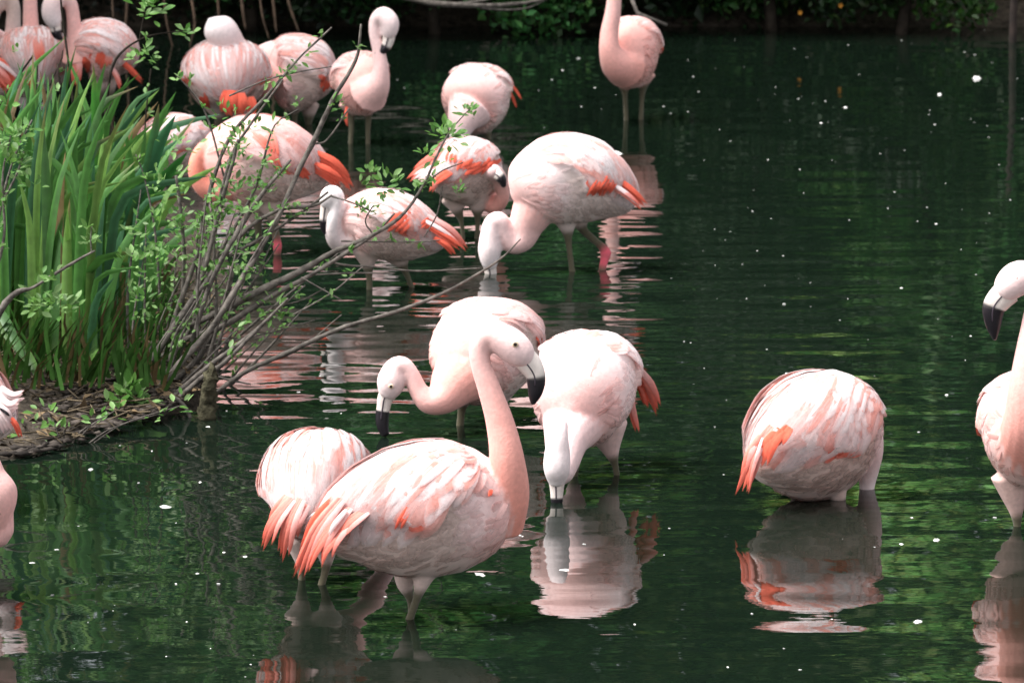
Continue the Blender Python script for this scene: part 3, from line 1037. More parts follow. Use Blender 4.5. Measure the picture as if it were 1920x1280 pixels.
# ---- D: facing the camera, head straight down
flamingo('pale flamingo facing the camera with its white head hanging straight into the water', 892,
         [(1068, 775, -0.2), (1078, 750, -0.12), (1098, 728, 0.02), (1130, 712, 0.16), (1165, 715, 0.27)], 108, 100,
         neck=[(1075, 790, -0.12, 60), (1062, 825, -0.2, 42), (1056, 868, -0.26, 30), (1052, 890, -0.31, 20), (1049, 860, -0.34, 17), (1048, 815, -0.36, 17), (1048, 795, -0.385, 17),
               (1047, 815, -0.41, 18), (1045, 850, -0.41, 24), (1044, 875, -0.41, 25), (1044, 895, -0.40, 20), (1044, 908, -0.4, 14)],
         bill=[(1044, 893, -0.4, 18, 0), (1044, 910, -0.4, 14, 0), (1044, 926, -0.4, 12, 0.1), (1044, 940, -0.4, 11, 1), (1046, 955, -0.4, 6, 1)],
         legs=[[(1135, 800, 0.02, 45), (1146, 845, 0.02, 17), (1153, 870, 0.02, 7.5), (1157, 893, 0.02, 7)], [(1075, 820, 0, 40), (1076, 860, 0, 16), (1076, 895, 0, 8)]],
         plumes=[([(1190, 690, 0.1), (1218, 730, 0.14), (1236, 782, 0.16)], 30), ([(1180, 735, 0.08), (1188, 780, 0.1), (1197, 818, 0.1)], 20), ([(1195, 700, 0.12), (1212, 740, 0.16), (1222, 770, 0.16)], 24, 1)],
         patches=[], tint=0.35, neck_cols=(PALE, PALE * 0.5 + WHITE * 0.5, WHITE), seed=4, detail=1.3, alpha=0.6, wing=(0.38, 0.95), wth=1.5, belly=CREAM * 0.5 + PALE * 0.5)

# ---- E: the lone bird at the right, seen from its rear left
flamingo('lone white and pink flamingo bending its head under water, coral tail drooping left', 936,
         [(1610, 830, 0.18), (1580, 808, 0.12), (1528, 819, 0.02), (1468, 845, -0.10), (1412, 878, -0.18)], 122, 113,
         neck=[(1590, 815, 0.15, 74), (1612, 825, 0.17, 52), (1625, 848, 0.17, 34), (1628, 878, 0.17, 22), (1626, 905, 0.17, 16), (1624, 930, 0.17, 14)],
         legs=[[(1545, 885, 0, 48), (1562, 910, 0, 28), (1572, 930, 0, 17), (1577, 945, 0, 10)], [(1500, 890, 0.03, 44), (1505, 925, 0.03, 22), (1512, 940, 0.03, 12)]],
         plumes=[([(1450, 800, -0.27), (1412, 860, -0.3), (1378, 938, -0.29)], 30), ([(1440, 815, -0.28), (1410, 875, -0.31), (1397, 935, -0.3)], 16, 0), ([(1465, 805, -0.28), (1440, 835, -0.31), (1420, 880, -0.31)], 30, 1),
                 ([(1425, 815, -0.26), (1405, 850, -0.29), (1392, 895, -0.29)], 22, 0), ([(1480, 800, -0.27), (1465, 820, -0.3), (1452, 838, -0.3)], 24, 1),
                 ([(1430, 820, -0.285), (1420, 850, -0.315), (1412, 872, -0.315)], 8, 2)],
         tint=0.3, neck_cols=(PALE, PALE, WHITE), seed=5, detail=1.5, alpha=0.75, wing=(0.15, 0.93))

# ---- F: cut by the right edge
flamingo('tall flamingo standing beside dark water with black hooked bill, cut by the photo edge', 985,
         [(1932, 800, -0.20), (1932, 800, -0.10), (1934, 808, 0.04), (1942, 818, 0.18), (1950, 830, 0.28)], 112, 98,
         neck=[(1935, 830, -0.08, 72), (1938, 790, -0.2, 58), (1934, 730, -0.24, 44), (1934, 660, -0.25, 30), (1940, 600, -0.25, 23), (1946, 555, -0.25, 22), (1936, 522, -0.25, 26), (1912, 520, -0.25, 32),
               (1893, 535, -0.25, 30), (1881, 550, -0.25, 22), (1876, 556, -0.25, 14)],
         bill=[(1890, 545, -0.25, 26, 0), (1873, 562, -0.25, 24, 0), (1864, 576, -0.25, 22, 0.6), (1862, 592, -0.25, 19, 1), (1863, 615, -0.25, 13, 1), (1865, 636, -0.25, 4, 1)],
         legs=[[(1895, 890, 0, 40), (1902, 930, 0, 26), (1906, 965, 0, 12), (1908, 988, 0, 8)], [(1965, 890, 0, 40), (1962, 930, 0, 22), (1960, 985, 0, 8)]],
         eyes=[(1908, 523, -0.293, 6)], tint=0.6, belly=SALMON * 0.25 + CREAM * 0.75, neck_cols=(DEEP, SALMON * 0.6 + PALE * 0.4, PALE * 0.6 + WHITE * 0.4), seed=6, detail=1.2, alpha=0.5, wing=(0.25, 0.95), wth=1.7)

# ---- G: the big bird in the middle distance
flamingo('broad pale flamingo feeding at a pink reflection, one leg raised with a pink knee', 508,
         [(962, 372, -0.04), (1000, 350, -0.03), (1065, 336, 0), (1125, 352, 0.03), (1190, 385, 0.05)], 86, 74,
         neck=[(1005, 385, -0.02, 44), (988, 420, -0.02, 34), (978, 448, -0.03, 25), (960, 456, -0.04, 20), (946, 436, -0.05, 18), (936, 413, -0.06, 17), (924, 418, -0.06, 17),
               (919, 445, -0.06, 20), (918, 468, -0.06, 22), (918, 488, -0.06, 18), (919, 502, -0.06, 12)],
         bill=[(918, 488, -0.06, 15, 0), (919, 504, -0.06, 12, 0), (921, 516, -0.06, 11, 0.2), (923, 530, -0.06, 8, 1)],
         legs=[[(1060, 400, 0, 34), (1064, 432, 0, 13), (1066, 455, 0, 7), (1073, 510, 0, 6.5)],
               [(1085, 400, 0.08, 30), (1092, 428, 0.08, 10), (1112, 448, 0.08, 7.5), (1128, 462, 0.08, 8), (1136, 474, 0.08, 11, 1), (1132, 492, 0.06, 8, 1)]],
         plumes=[([(1140, 325, -0.06), (1185, 358, -0.07), (1217, 390, -0.06)], 22, 1), ([(1140, 345, -0.08), (1180, 368, -0.09), (1208, 394, -0.08)], 18, 0), ([(1150, 345, -0.09), (1175, 362, -0.09), (1200, 388, -0.08)], 12, 2),
                 ([(1095, 258, 0.02), (1110, 262, 0.02), (1122, 272, 0.02)], 9, 4), ([(1125, 290, 0.02), (1142, 308, 0.02), (1152, 325, 0.02)], 9, 4)],
         patches=[(1118, 345, 1105, 362, 12, 1), (1140, 335, 1125, 355, 16, 1), (1128, 340, 1118, 360, 12, 1), (1150, 340, 1140, 352, 12, 1)],
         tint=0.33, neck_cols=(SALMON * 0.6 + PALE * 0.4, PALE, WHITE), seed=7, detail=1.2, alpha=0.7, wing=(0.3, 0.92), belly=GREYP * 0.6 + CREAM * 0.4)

# ---- H: small bird behind it, preening
flamingo('preening flamingo with half open coral wings behind leafy twig tips', 448,
         [(915, 335, 0.14), (898, 325, 0.08), (870, 322, 0), (842, 330, -0.08), (815, 342, -0.15)], 64, 60,
         neck=[(900, 340, 0.1, 36), (912, 372, 0.06, 22), (928, 386, 0.03, 16), (942, 372, 0.0, 13), (942, 350, -0.02, 12), (936, 332, -0.04, 14), (924, 322, -0.08, 15), (916, 322, -0.1, 10)],
         bill=[(925, 322, -0.08, 11, 0), (934, 328, -0.1, 10, 0.2), (941, 337, -0.1, 9, 1), (945, 350, -0.1, 4, 1)],
         legs=[[(850, 370, 0, 26), (858, 395, 0, 12), (865, 415, 0, 5.5), (868, 447, 0, 5)], [(893, 370, 0.02, 26), (895, 395, 0.02, 12), (896, 415, 0.02, 5.5), (893, 452, 0.02, 5)]],
         plumes=[([(840, 285, -0.1), (800, 310, -0.14), (758, 343, -0.14)], 30, 0), ([(835, 300, -0.12), (800, 325, -0.16), (770, 342, -0.16)], 24, 2), ([(835, 320, -0.15), (818, 340, -0.18), (806, 363, -0.17)], 18, 0), ([(850, 318, -0.15), (830, 330, -0.19), (812, 345, -0.19)], 22, 1)],
         patches=[(850, 290, 845, 305, 18, 1), (885, 308, 870, 318, 20, 1), (925, 300, 900, 318, 18, 1), (905, 308, 885, 318, 16, 1), (868, 305, 862, 318, 14, 1)],
         tint=0.2, seed=8, detail=1.0, alpha=0.6, wing=(0.2, 0.9), wth=1.3, neck_cols=(SALMON, SALMON, PALE))

# ---- I: the bird facing left among the twigs
flamingo('flamingo facing the shrub behind crossing twigs, bill tucked down its folded neck', 542,
         [(636, 430, -0.02), (668, 418, -0.01), (725, 422, 0), (785, 440, 0.02), (835, 458, 0.03)], 66, 66,
         neck=[(665, 440, 0, 40), (640, 450, -0.02, 26), (626, 440, -0.05, 17), (624, 415, -0.07, 13), (630, 390, -0.07, 13), (630, 368, -0.07, 16), (620, 364, -0.07, 17), (613, 378, -0.07, 15), (611, 388, -0.07, 10)],
         bill=[(613, 380, -0.07, 12, 0), (610, 396, -0.07, 10, 0), (608, 412, -0.07, 9, 0.5), (607, 425, -0.07, 7, 1), (609, 438, -0.07, 3, 1)],
         legs=[[(688, 470, 0, 30), (690, 498, 0, 13), (692, 518, 0, 7), (693, 545, 0, 6.5)], [(745, 475, 0.05, 30), (756, 500, 0.05, 10), (764, 518, 0.05, 6), (772, 538, 0.05, 5.5)]],
         plumes=[([(800, 405, -0.06), (850, 435, -0.07), (884, 476, -0.06)], 20, 0), ([(795, 418, -0.08), (840, 445, -0.09), (872, 472, -0.08)], 20, 1), ([(815, 445, -0.08), (838, 460, -0.09), (855, 482, -0.08)], 16, 1),
                 ([(790, 410, -0.08), (825, 428, -0.09), (858, 452, -0.08)], 12, 2)],
         patches=[(760, 405, 735, 425, 24, 1), (765, 412, 745, 428, 20, 1), (745, 405, 725, 425, 14, 0), (805, 412, 790, 424, 14, 1)],
         tint=0.3, neck_cols=(PALE, WHITE, WHITE), seed=9, detail=1.0, alpha=0.6, wing=(0.15, 0.9), wth=1.6)

# ---- J: hunched bird
flamingo('hunched salmon flamingo with hidden head and thin coral tail tip behind a leafy twig', 262,
         [(872, 205, -0.12), (880, 190, -0.06), (893, 186, 0.02), (915, 182, 0.12), (945, 185, 0.2)], 66, 66,
         neck=[(880, 205, -0.08, 44), (868, 228, -0.12, 30), (862, 250, -0.14, 20), (858, 275, -0.15, 14)],
         legs=[[(910, 225, 0, 22), (914, 245, 0, 9), (916, 265, 0, 6)], [(885, 230, 0, 20), (885, 265, 0, 7)]],
         plumes=[([(955, 155, 0.12), (968, 170, 0.14), (980, 190, 0.14)], 8, 1), ([(958, 175, 0.1), (964, 190, 0.1), (970, 206, 0.1)], 8, 1)],
         tint=0.6, seed=10, detail=0.8, alpha=0.6, wing=(0.35, 0.95), wth=1.4, neck_cols=(PALE, PALE, WHITE))

# ---- K: tall bird at the top, neck out of frame; salmon plumage colour deepened for shade
flamingo('upright salmon flamingo standing alone under a thin bent branch, neck leaving the frame', 226,
         [(1172, 112, -0.2), (1176, 105, -0.12), (1186, 98, 0.02), (1196, 92, 0.16), (1205, 90, 0.26)], 67, 53,
         neck=[(1172, 122, -0.12, 44), (1155, 118, -0.2, 30), (1143, 92, -0.24, 20), (1143, 60, -0.24, 17), (1149, 25, -0.24, 15), (1152, -15, -0.24, 13), (1148, -60, -0.24, 12), (1152, -95, -0.24, 13), (1168, -105, -0.24, 17), (1182, -92, -0.24, 17), (1188, -82, -0.24, 10)],
         bill=[(1183, -92, -0.24, 13, 0), (1192, -78, -0.24, 11, 0.3), (1194, -62, -0.24, 8, 1), (1191, -48, -0.24, 3, 1)],
         legs=[[(1168, 140, -0.02, 26), (1170, 162, -0.02, 11), (1172, 180, -0.02, 5.5), (1174, 228, 0, 5)], [(1207, 140, 0.03, 24), (1206, 160, 0.03, 10), (1204, 178, 0.03, 5.5), (1202, 224, 0.03, 5)]],
         tint=0.8, seed=11, detail=0.8, alpha=0.6, wing=(0.3, 0.95), wth=1.6, neck_cols=(SALMON, SALMON * 0.5 + PALE * 0.5, PALE), back=PALE * 0.35 + SALMON * 0.65, belly=SALMON * 0.6 + CREAM * 0.4)

# ---- L: bird with its head folded against its neck; plumage colour dulled for tree shade
flamingo('shade-dulled pink flamingo with bill pressed against its raised neck behind a bare grey branch', 270,
         [(690, 165, -0.16), (684, 160, -0.1), (676, 157, 0.02), (668, 155, 0.14), (660, 157, 0.24)], 60, 52,
         neck=[(690, 175, -0.12, 40), (708, 158, -0.18, 24), (714, 130, -0.2, 15), (710, 95, -0.2, 12), (703, 65, -0.2, 11), (704, 40, -0.2, 12), (718, 30, -0.21, 17), (730, 42, -0.22, 18), (730, 60, -0.22, 15), (727, 70, -0.22, 10)],
         bill=[(730, 60, -0.22, 13, 0), (728, 76, -0.22, 11, 0), (722, 90, -0.22, 9, 0.7), (712, 98, -0.22, 6, 1), (703, 100, -0.22, 3, 1)],
         legs=[[(655, 195, 0, 22), (657, 212, 0, 9), (659, 235, 0, 5.5), (657, 270, 0, 5)], [(692, 195, 0, 22), (691, 215, 0, 8), (690, 240, 0, 5.5), (690, 266, 0, 5)]],
         plumes=[([(650, 200, -0.1), (648, 220, -0.12), (652, 240, -0.12)], 9, 1)],
         eyes=[(724, 42, -0.255, 3.5)], tint=0.7, seed=12, detail=0.8, alpha=0.5, wing=(0.25, 0.95), wth=1.7, neck_cols=(PALE * 0.5 + SALMON * 0.5, PALE, PALE * 0.4 + WHITE * 0.6), back=PALE * 0.6 + SALMON * 0.4, belly=CREAM * 0.55 + SALMON * 0.45)

# ---- M, N: the pair at the top left
flamingo('plump pink flamingo with hidden head between the preening bird and the grey branch', 236,
         [(500, 150, -0.05), (520, 142, -0.02), (555, 138, 0.0), (590, 146, 0.05), (625, 160, 0.08)], 74, 66,
         legs=[[(550, 195, 0, 22), (552, 212, 0, 8), (553, 236, 0, 5.5)], [(580, 195, 0.06, 20), (578, 236, 0.06, 6)]],
         neck=[(510, 150, -0.05, 44), (488, 132, -0.08, 24), (478, 112, -0.05, 16), (492, 98, 0.02, 14), (515, 92, 0.06, 16), (535, 95, 0.08, 14)],
         patches=[(610, 150, 604, 166, 16, 1)], tint=0.45, seed=13, detail=0.8, alpha=0.6, wing=(0.2, 0.9), wth=1.7)
flamingo('preening flamingo with rounded white crown turned back and a broad coral tail', 246,
         [(440, 130, 0.16), (432, 135, 0.1), (425, 146, 0.0), (424, 165, -0.12), (428, 190, -0.2)], 72, 80,
         neck=[(460, 140, 0.1, 40), (478, 110, 0.1, 22), (468, 95, 0.06, 15), (450, 88, 0.02, 16), (432, 76, -0.02, 26), (415, 60, -0.04, 31), (402, 48, -0.04, 26), (395, 40, -0.04, 14)],
         legs=[[(410, 205, 0, 24), (412, 225, 0, 9), (412, 248, 0, 6)], [(450, 205, 0, 24), (450, 225, 0, 9), (450, 248, 0, 6)]],
         plumes=[([(432, 170, -0.24), (428, 195, -0.27), (430, 225, -0.26)], 34, 1), ([(448, 175, -0.24), (450, 198, -0.27), (452, 222, -0.26)], 30, 1), ([(470, 182, -0.2), (474, 200, -0.22), (470, 222, -0.22)], 22, 1)],
         patches=[(382, 180, 388, 195, 14, 1)], tint=0.25, seed=14, detail=0.9, alpha=0.45, wing=(0.1, 0.95), wth=1.6, neck_cols=(PALE, PALE, WHITE))

# ---- O, P: behind the shrub
flamingo('bright orange-pink flamingo behind the shrub branches with a long coral tail', 478,
         [(385, 330, -0.03), (425, 308, -0.02), (495, 302, 0), (565, 318, 0.04), (618, 335, 0.06)], 86, 80,
         neck=[(430, 335, -0.02, 50), (402, 352, -0.03, 30), (380, 345, -0.05, 20), (368, 318, -0.06, 16), (376, 288, -0.06, 15), (400, 270, -0.06, 17), (422, 268, -0.06, 15)],
         legs=[[(505, 375, 0, 32), (512, 410, 0, 11), (518, 445, 0, 8), (520, 460, 0, 9, 1), (520, 480, 0, 7)], [(470, 380, 0.05, 30), (482, 420, 0.05, 10), (488, 480, 0.05, 7)]],
         plumes=[([(590, 290, -0.04), (630, 315, -0.05), (664, 358, -0.04)], 30, 1), ([(585, 310, -0.06), (615, 325, -0.07), (648, 350, -0.06)], 24, 1), ([(585, 300, -0.05), (600, 318, -0.06), (610, 330, -0.06)], 22, 0)],
         patches=[(505, 255, 512, 285, 18, 0), (480, 255, 500, 275, 14, 0), (500, 275, 515, 305, 16, 0), (560, 315, 572, 330, 16, 1)],
         tint=0.85, seed=15, detail=1.0, alpha=0.6, wing=(0.15, 0.9), wth=1.7, neck_cols=(SALMON, DEEP, SALMON), back=WHITE * 0.35 + SALMON * 0.65)
flamingo('pale flamingo mostly hidden between the sword leaves and the shrub', 340,
         [(375, 280, 0.1), (358, 272, 0.05), (325, 272, 0), (290, 280, -0.06), (262, 292, -0.1)], 58, 60,
         legs=[[(320, 310, 0, 20), (322, 342, 0, 7)], [(345, 310, 0, 20), (345, 342, 0, 7)]],
         tint=0.3, seed=16, detail=0.8, alpha=0.6, wing=(0.15, 0.9), wth=1.6)

# ---- Q, R, S, T: the group at the top left corner
flamingo('flamingo with black bill touching its breast and thin coral tail over the sword leaves', 236,
         [(140, 112, -0.05), (158, 100, -0.03), (190, 95, 0), (222, 104, 0.04), (255, 122, 0.06)], 60, 58,
         neck=[(150, 108, -0.04, 36), (142, 75, -0.06, 18), (138, 40, -0.07, 13), (132, 8, -0.08, 13), (115, -8, -0.1, 15), (100, 5, -0.12, 18), (97, 25, -0.12, 19), (101, 42, -0.12, 15), (104, 50, -0.12, 10)],
         bill=[(101, 40, -0.12, 13, 0), (104, 54, -0.12, 11, 0.3), (108, 66, -0.12, 9, 1), (116, 74, -0.12, 4, 1)],
         legs=[[(185, 140, 0, 20), (186, 190, 0, 7), (186, 238, 0, 5.5)], [(205, 140, 0.04, 20), (204, 190, 0.04, 7), (204, 238, 0.04, 5.5)]],
         plumes=[([(215, 105, -0.06), (245, 130, -0.07), (271, 158, -0.06)], 16, 1), ([(205, 120, -0.1), (220, 145, -0.12), (228, 170, -0.12)], 14, 0), ([(145, 100, -0.1), (140, 130, -0.13), (138, 165, -0.13)], 26, 0)],
         patches=[(165, 105, 162, 125, 16, 1), (190, 100, 185, 120, 14, 1), (205, 105, 200, 118, 12, 0)], tint=0.55, seed=17, detail=0.8, alpha=0.9, wing=(0.1, 0.85), wth=1.7)
flamingo('pale striped flamingo facing away with a straight neck, by the top left corner', 228,
         [(55, 100, 0.16), (58, 108, 0.1), (62, 122, 0), (64, 140, -0.1), (66, 160, -0.18)], 70, 70,
         neck=[(58, 100, 0.1, 40), (58, 60, 0.12, 18), (57, 25, 0.12, 14), (56, -20, 0.12, 13), (54, -60, 0.12, 13), (60, -90, 0.12, 15), (76, -96, 0.12, 18), (88, -84, 0.12, 17), (92, -74, 0.12, 10)],
         bill=[(88, -84, 0.12, 13, 0), (96, -70, 0.12, 11, 0.3), (97, -55, 0.12, 8, 1), (94, -42, 0.12, 3, 1)],
         legs=[[(50, 175, 0, 22), (52, 230, 0, 7)], [(80, 175, 0, 22), (80, 230, 0, 7)]],
         patches=[(70, 80, 75, 110, 16, 0), (55, 150, 55, 162, 12, 1)], tint=0.3, seed=18, detail=0.8, alpha=0.4, wing=(0.1, 0.9), wth=1.7, belly=GREYP)
flamingo('flamingo with a curved cream neck, mostly hidden behind the pale striped bird', 205,
         [(20, 105, 0.05), (5, 102, 0.03), (-25, 104, 0), (-55, 112, -0.03), (-85, 125, -0.05)], 55, 52,
         neck=[(10, 105, 0.03, 34), (22, 75, 0.06, 18), (25, 40, 0.06, 14), (24, 10, 0.06, 13), (12, -8, 0.06, 14), (-2, 0, 0.06, 17), (-8, 15, 0.06, 16), (-10, 25, 0.06, 10)],
         bill=[(-8, 15, 0.06, 13, 0), (-12, 32, 0.06, 11, 0.3), (-12, 46, 0.06, 8, 1), (-8, 58, 0.06, 3, 1)],
         legs=[[(-20, 150, 0, 18), (-20, 207, 0, 6)], [(0, 150, 0, 18), (0, 207, 0, 6)]], tint=0.4, seed=19, detail=0.6, neck_cols=(PALE, CREAM, CREAM))
flamingo('flamingo showing only its bright orange tail above the sword leaves', 262,
         [(-110, 135, 0.05), (-90, 128, 0.03), (-55, 130, 0), (-25, 145, -0.02), (-5, 158, -0.04)], 62, 60,
         neck=[(-95, 135, 0.04, 40), (-125, 110, 0.05, 22), (-130, 60, 0.05, 15), (-120, 20, 0.05, 15), (-135, 5, 0.05, 18), (-150, 18, 0.05, 14)],
         legs=[[(-60, 180, 0, 20), (-58, 264, 0, 6)], [(-40, 180, 0, 20), (-38, 264, 0, 6)]],
         plumes=[([(-30, 105, -0.1), (5, 130, -0.11), (32, 185, -0.1)], 30, 1), ([(-30, 120, -0.12), (0, 140, -0.13), (25, 172, -0.12)], 26, 0), ([(-20, 108, -0.12), (10, 125, -0.13), (38, 150, -0.12)], 12, 2)],
         tint=0.4, seed=20, detail=0.6)

# ---- U, V: cut by the left edge
flamingo('near flamingo showing only the curve of its pink breast against the pond below the island', 1128,
         [(12, 985, -0.02), (-20, 965, -0.01), (-90, 950, 0), (-160, 965, 0.02), (-220, 985, 0.03)], 118, 105,
         neck=[(-30, 985, 0, 72), (-5, 990, 0, 34), (-4, 930, 0, 27), (-20, 870, 0, 22), (-45, 830, 0, 21), (-60, 780, 0, 21), (-80, 755, 0, 27), (-105, 765, 0, 30), (-118, 785, 0, 22), (-122, 792, 0, 12)],
         bill=[(-115, 780, 0, 22, 0), (-128, 800, 0, 18, 0.4), (-130, 825, 0, 14, 1), (-126, 855, 0, 4, 1)],
         legs=[[(-80, 1040, 0, 38), (-78, 1085, 0, 16), (-80, 1130, 0, 8)], [(-110, 1040, 0.04, 38), (-112, 1130, 0.04, 8)]],
         tint=0.7, seed=21, detail=0.8, neck_cols=(SALMON * 0.5 + PALE * 0.5, SALMON * 0.5 + PALE * 0.5, PALE))
flamingo('flamingo showing only its white tail tuft and orange tail tip in front of the island', 957,
         [(-190, 770, 0.05), (-150, 755, 0.03), (-80, 755, 0), (-15, 780, -0.02), (28, 795, -0.03)], 95, 90,
         neck=[(-170, 770, 0.05, 60), (-215, 740, 0.05, 30), (-215, 660, 0.05, 22), (-195, 600, 0.05, 20), (-210, 570, 0.05, 27), (-235, 585, 0.05, 24)],
         legs=[[(-80, 840, 0, 36), (-80, 958, 0, 8)], [(-50, 840, 0.05, 36), (-50, 958, 0.05, 8)]],
         plumes=[([(0, 730, -0.1), (25, 748, -0.11), (48, 742, -0.1)], 26, 2), ([(-5, 745, -0.12), (18, 768, -0.13), (40, 760, -0.12)], 30, 2), ([(-10, 760, -0.13), (12, 785, -0.14), (22, 815, -0.13)], 30, 2),
                 ([(10, 775, -0.13), (30, 795, -0.14), (44, 828, -0.13)], 14, 1), ([(0, 765, -0.14), (14, 775, -0.15), (20, 780, -0.14)], 8, 4)],
         tint=0.1, seed=22, detail=0.8, belly=GREYP * 1.1)
# ---- END BIRDS

# ------------------------------------------------------------------ sword leaves (iris) on the island
def blade(pts_px, Yb, width_px, col, face, parent, name='leaf'):
    """pts_px rows (px, py, dY); a folded, pointed blade"""
    k = scale(Yb)
    q = catmull(np.array([P(a[0], a[1], Yb + a[2]) for a in pts_px]), 10)
    T = unit(np.gradient(q, axis=0))
    sidev = unit(np.cross(T, np.asarray(face, float)[None, :]))
    nrm = np.cross(sidev, T)
    wp = np.interp(np.linspace(0, 1, 10), [0, .12, .4, .7, .88, 1], [.55, .8, 1, .85, .5, .02]) * width_px * k * 0.5
    l_ = q + sidev * wp[:, None] - nrm * (wp * 0.3)[:, None]
    r_ = q - sidev * wp[:, None] - nrm * (wp * 0.3)[:, None]
    v = np.stack([l_, q, r_], 1).reshape(-1, 3)
    i, j = np.meshgrid(np.arange(9), np.arange(2), indexing='ij')
    f = np.stack([i * 3 + j, i * 3 + j + 1, (i + 1) * 3 + j + 1, (i + 1) * 3 + j], -1).reshape(-1, 4)
    t = np.linspace(0, 1, 10)[:, None]
    base = np.array((0.16, 0.17, 0.045))
    tipb = random.choice([1.5] * 9 + [0.92, 0.86])
    w = np.clip(1 - t / 0.16, 0, 1)
    wt = np.clip((t - tipb) / 0.1, 0, 1)
    c = np.repeat((col * (1 - w) + base * w) * (1 - wt) + np.array((0.20, 0.13, 0.05)) * wt, 3, axis=0) * np.tile(np.array([1.0, 0.8, 1.1]), 10)[:, None]
    return mesh_obj(name, v, f, M_BLADE, parent, c)


def clump(label, cx, cy, specs, seed):
    r = random.Random(seed)
    Yb = YW(cy)
    root = tag(empty('iris_clump', W(cx, cy) + np.array((0, 0, 0.1))), label, 'iris', 'iris clumps on the island')
    for (x0, x1, y0, y1, h0, h1, l0, l1, n) in specs:
        for _ in range(n):
            bx, by = r.uniform(x0, x1), r.uniform(y0, y1)
            Y = YW(by + 35)
            hh, ln = r.uniform(h0, h1), r.gauss((l0 + l1) / 2, (l1 - l0) / 2.5)
            bend = r.uniform(0.3, 0.65) * ln
            lean = r.uniform(-0.14, 0.14)
            droop = r.random() < 0.12
            pts = [(bx, by, 0), (bx + bend * 0.25, by - hh * 0.4, lean * 0.3), (bx + bend * 0.8, by - hh * 0.78, lean * 0.7),
                   (bx + ln * 1.05 + (60 * (1 if ln > 0 else -1) if droop else 0), by - hh * (0.88 if droop else 1.0), lean)]
            g = r.uniform(0.65, 1.35)
            col = np.array((0.072, 0.205, 0.040)) * g
            if r.random() < 0.25:
                col = np.array((0.140, 0.270, 0.055)) * g
            if r.random() < 0.2:
                col = np.array((0.055, 0.165, 0.070)) * g
            if r.random() < 0.025:
                col = np.array((0.22, 0.15, 0.07)) * g
            blade(pts, Y, r.uniform(13, 26), col, unit(np.array((r.uniform(-0.9, 0.9), -1, 0.1))), root)
    return root


cl1 = clump('tallest sword leaf clump at the left of the island, leaves crowding the photo edge', 20, 690,
            [(-90, 110, 585, 700, 340, 540, -25, 85, 92)], 1)
cl2 = clump('upright sword leaf clump in the middle of the island beside the low weeds', 150, 690,
            [(90, 190, 560, 705, 300, 520, -45, 90, 66), (120, 190, 600, 720, 180, 300, -30, 60, 26)], 2)
cl3 = clump('dark sword leaf clump leaning right into the shrub branches', 240, 560,
            [(170, 270, 500, 640, 210, 400, 0, 110, 46), (190, 270, 560, 690, 160, 300, -25, 60, 22)], 3)
for pts, w, col in [([(195, 520, 0), (250, 410, 0), (300, 345, 0), (352, 285, -.05)], 30, (0.022, 0.095, 0.018)),
                    ([(225, 470, 0), (270, 350, 0), (300, 270, 0), (330, 215, 0)], 30, (0.022, 0.090, 0.034)),
                    ([(240, 430, 0), (275, 330, 0), (290, 250, 0), (298, 195, 0)], 22, (0.030, 0.100, 0.030)),
                    ([(60, 560, -.1), (85, 510, -.15), (130, 455, -.2), (205, 415, -.25)], 22, (0.070, 0.160, 0.050)),
                    ([(150, 620, -.1), (168, 480, -.1), (185, 330, -.1), (175, 120, -.1)], 30, (0.040, 0.160, 0.020)),
                    ([(215, 330, .3), (225, 250, .3), (255, 190, .3), (300, 165, .3)], 12, (0.08, 0.17, 0.07))]:
    blade(pts, 16.2, w, np.array(col) * 1.7, unit(np.array((0.3, -1, 0.1))), cl3)
for pts, w, col in [([(-10, 590, -.2), (30, 640, -.35), (60, 680, -.45), (76, 722, -.5)], 26, (0.075, 0.15, 0.035)),
                    ([(-20, 560, -.2), (5, 590, -.3), (30, 640, -.4), (45, 672, -.5)], 20, (0.06, 0.14, 0.04))]:
    blade(pts, 15.4, w, np.array(col), unit(np.array((0.3, -1, 0.5))), cl1)


# ------------------------------------------------------------------ shrub with bare crossing branches
LEAF_ME = []
for k in range(14):
    rr = np.random.default_rng(300 + k)
    n = 4
    t = np.linspace(0, 1, 5)
    wd = np.array([.05, .75, 1.0, .7, .02]) * 0.25
    bendv = rr.uniform(-0.15, 0.25)
    ctr = np.stack([t, np.zeros(5), bendv * t ** 2], -1)
    l_ = ctr + np.stack([0 * t, wd, 0.35 * wd], -1)
    r_ = ctr + np.stack([0 * t, -wd, 0.35 * wd], -1)
    v = np.stack([l_, ctr, r_], 1).reshape(-1, 3)
    i, j = np.meshgrid(np.arange(4), np.arange(2), indexing='ij')
    f = np.stack([i * 3 + j, i * 3 + j + 1, (i + 1) * 3 + j + 1, (i + 1) * 3 + j], -1).reshape(-1, 4)
    g = rr.uniform(0.65, 1.4)
    col = np.array([(0.13, 0.28, 0.055), (0.19, 0.32, 0.11), (0.09, 0.22, 0.045)][k % 3]) * g
    me = bpy.data.meshes.new('leaf')
    me.from_pydata(v.tolist(), [], f.tolist())
    set_cols(me, np.tile(col, (len(v), 1)))
    me.polygons.foreach_set('use_smooth', np.ones(len(me.polygons), dtype=bool))
    me.materials.append(M_LEAF)
    LEAF_ME.append((me, v, f, col))
BUDGET = {'n': 0}


def rot_basis(d, up):
    d = unit(np.asarray(d, float))
    s = unit(np.cross(up, d))
    u = np.cross(d, s)
    return np.stack([d, s, u], 1)


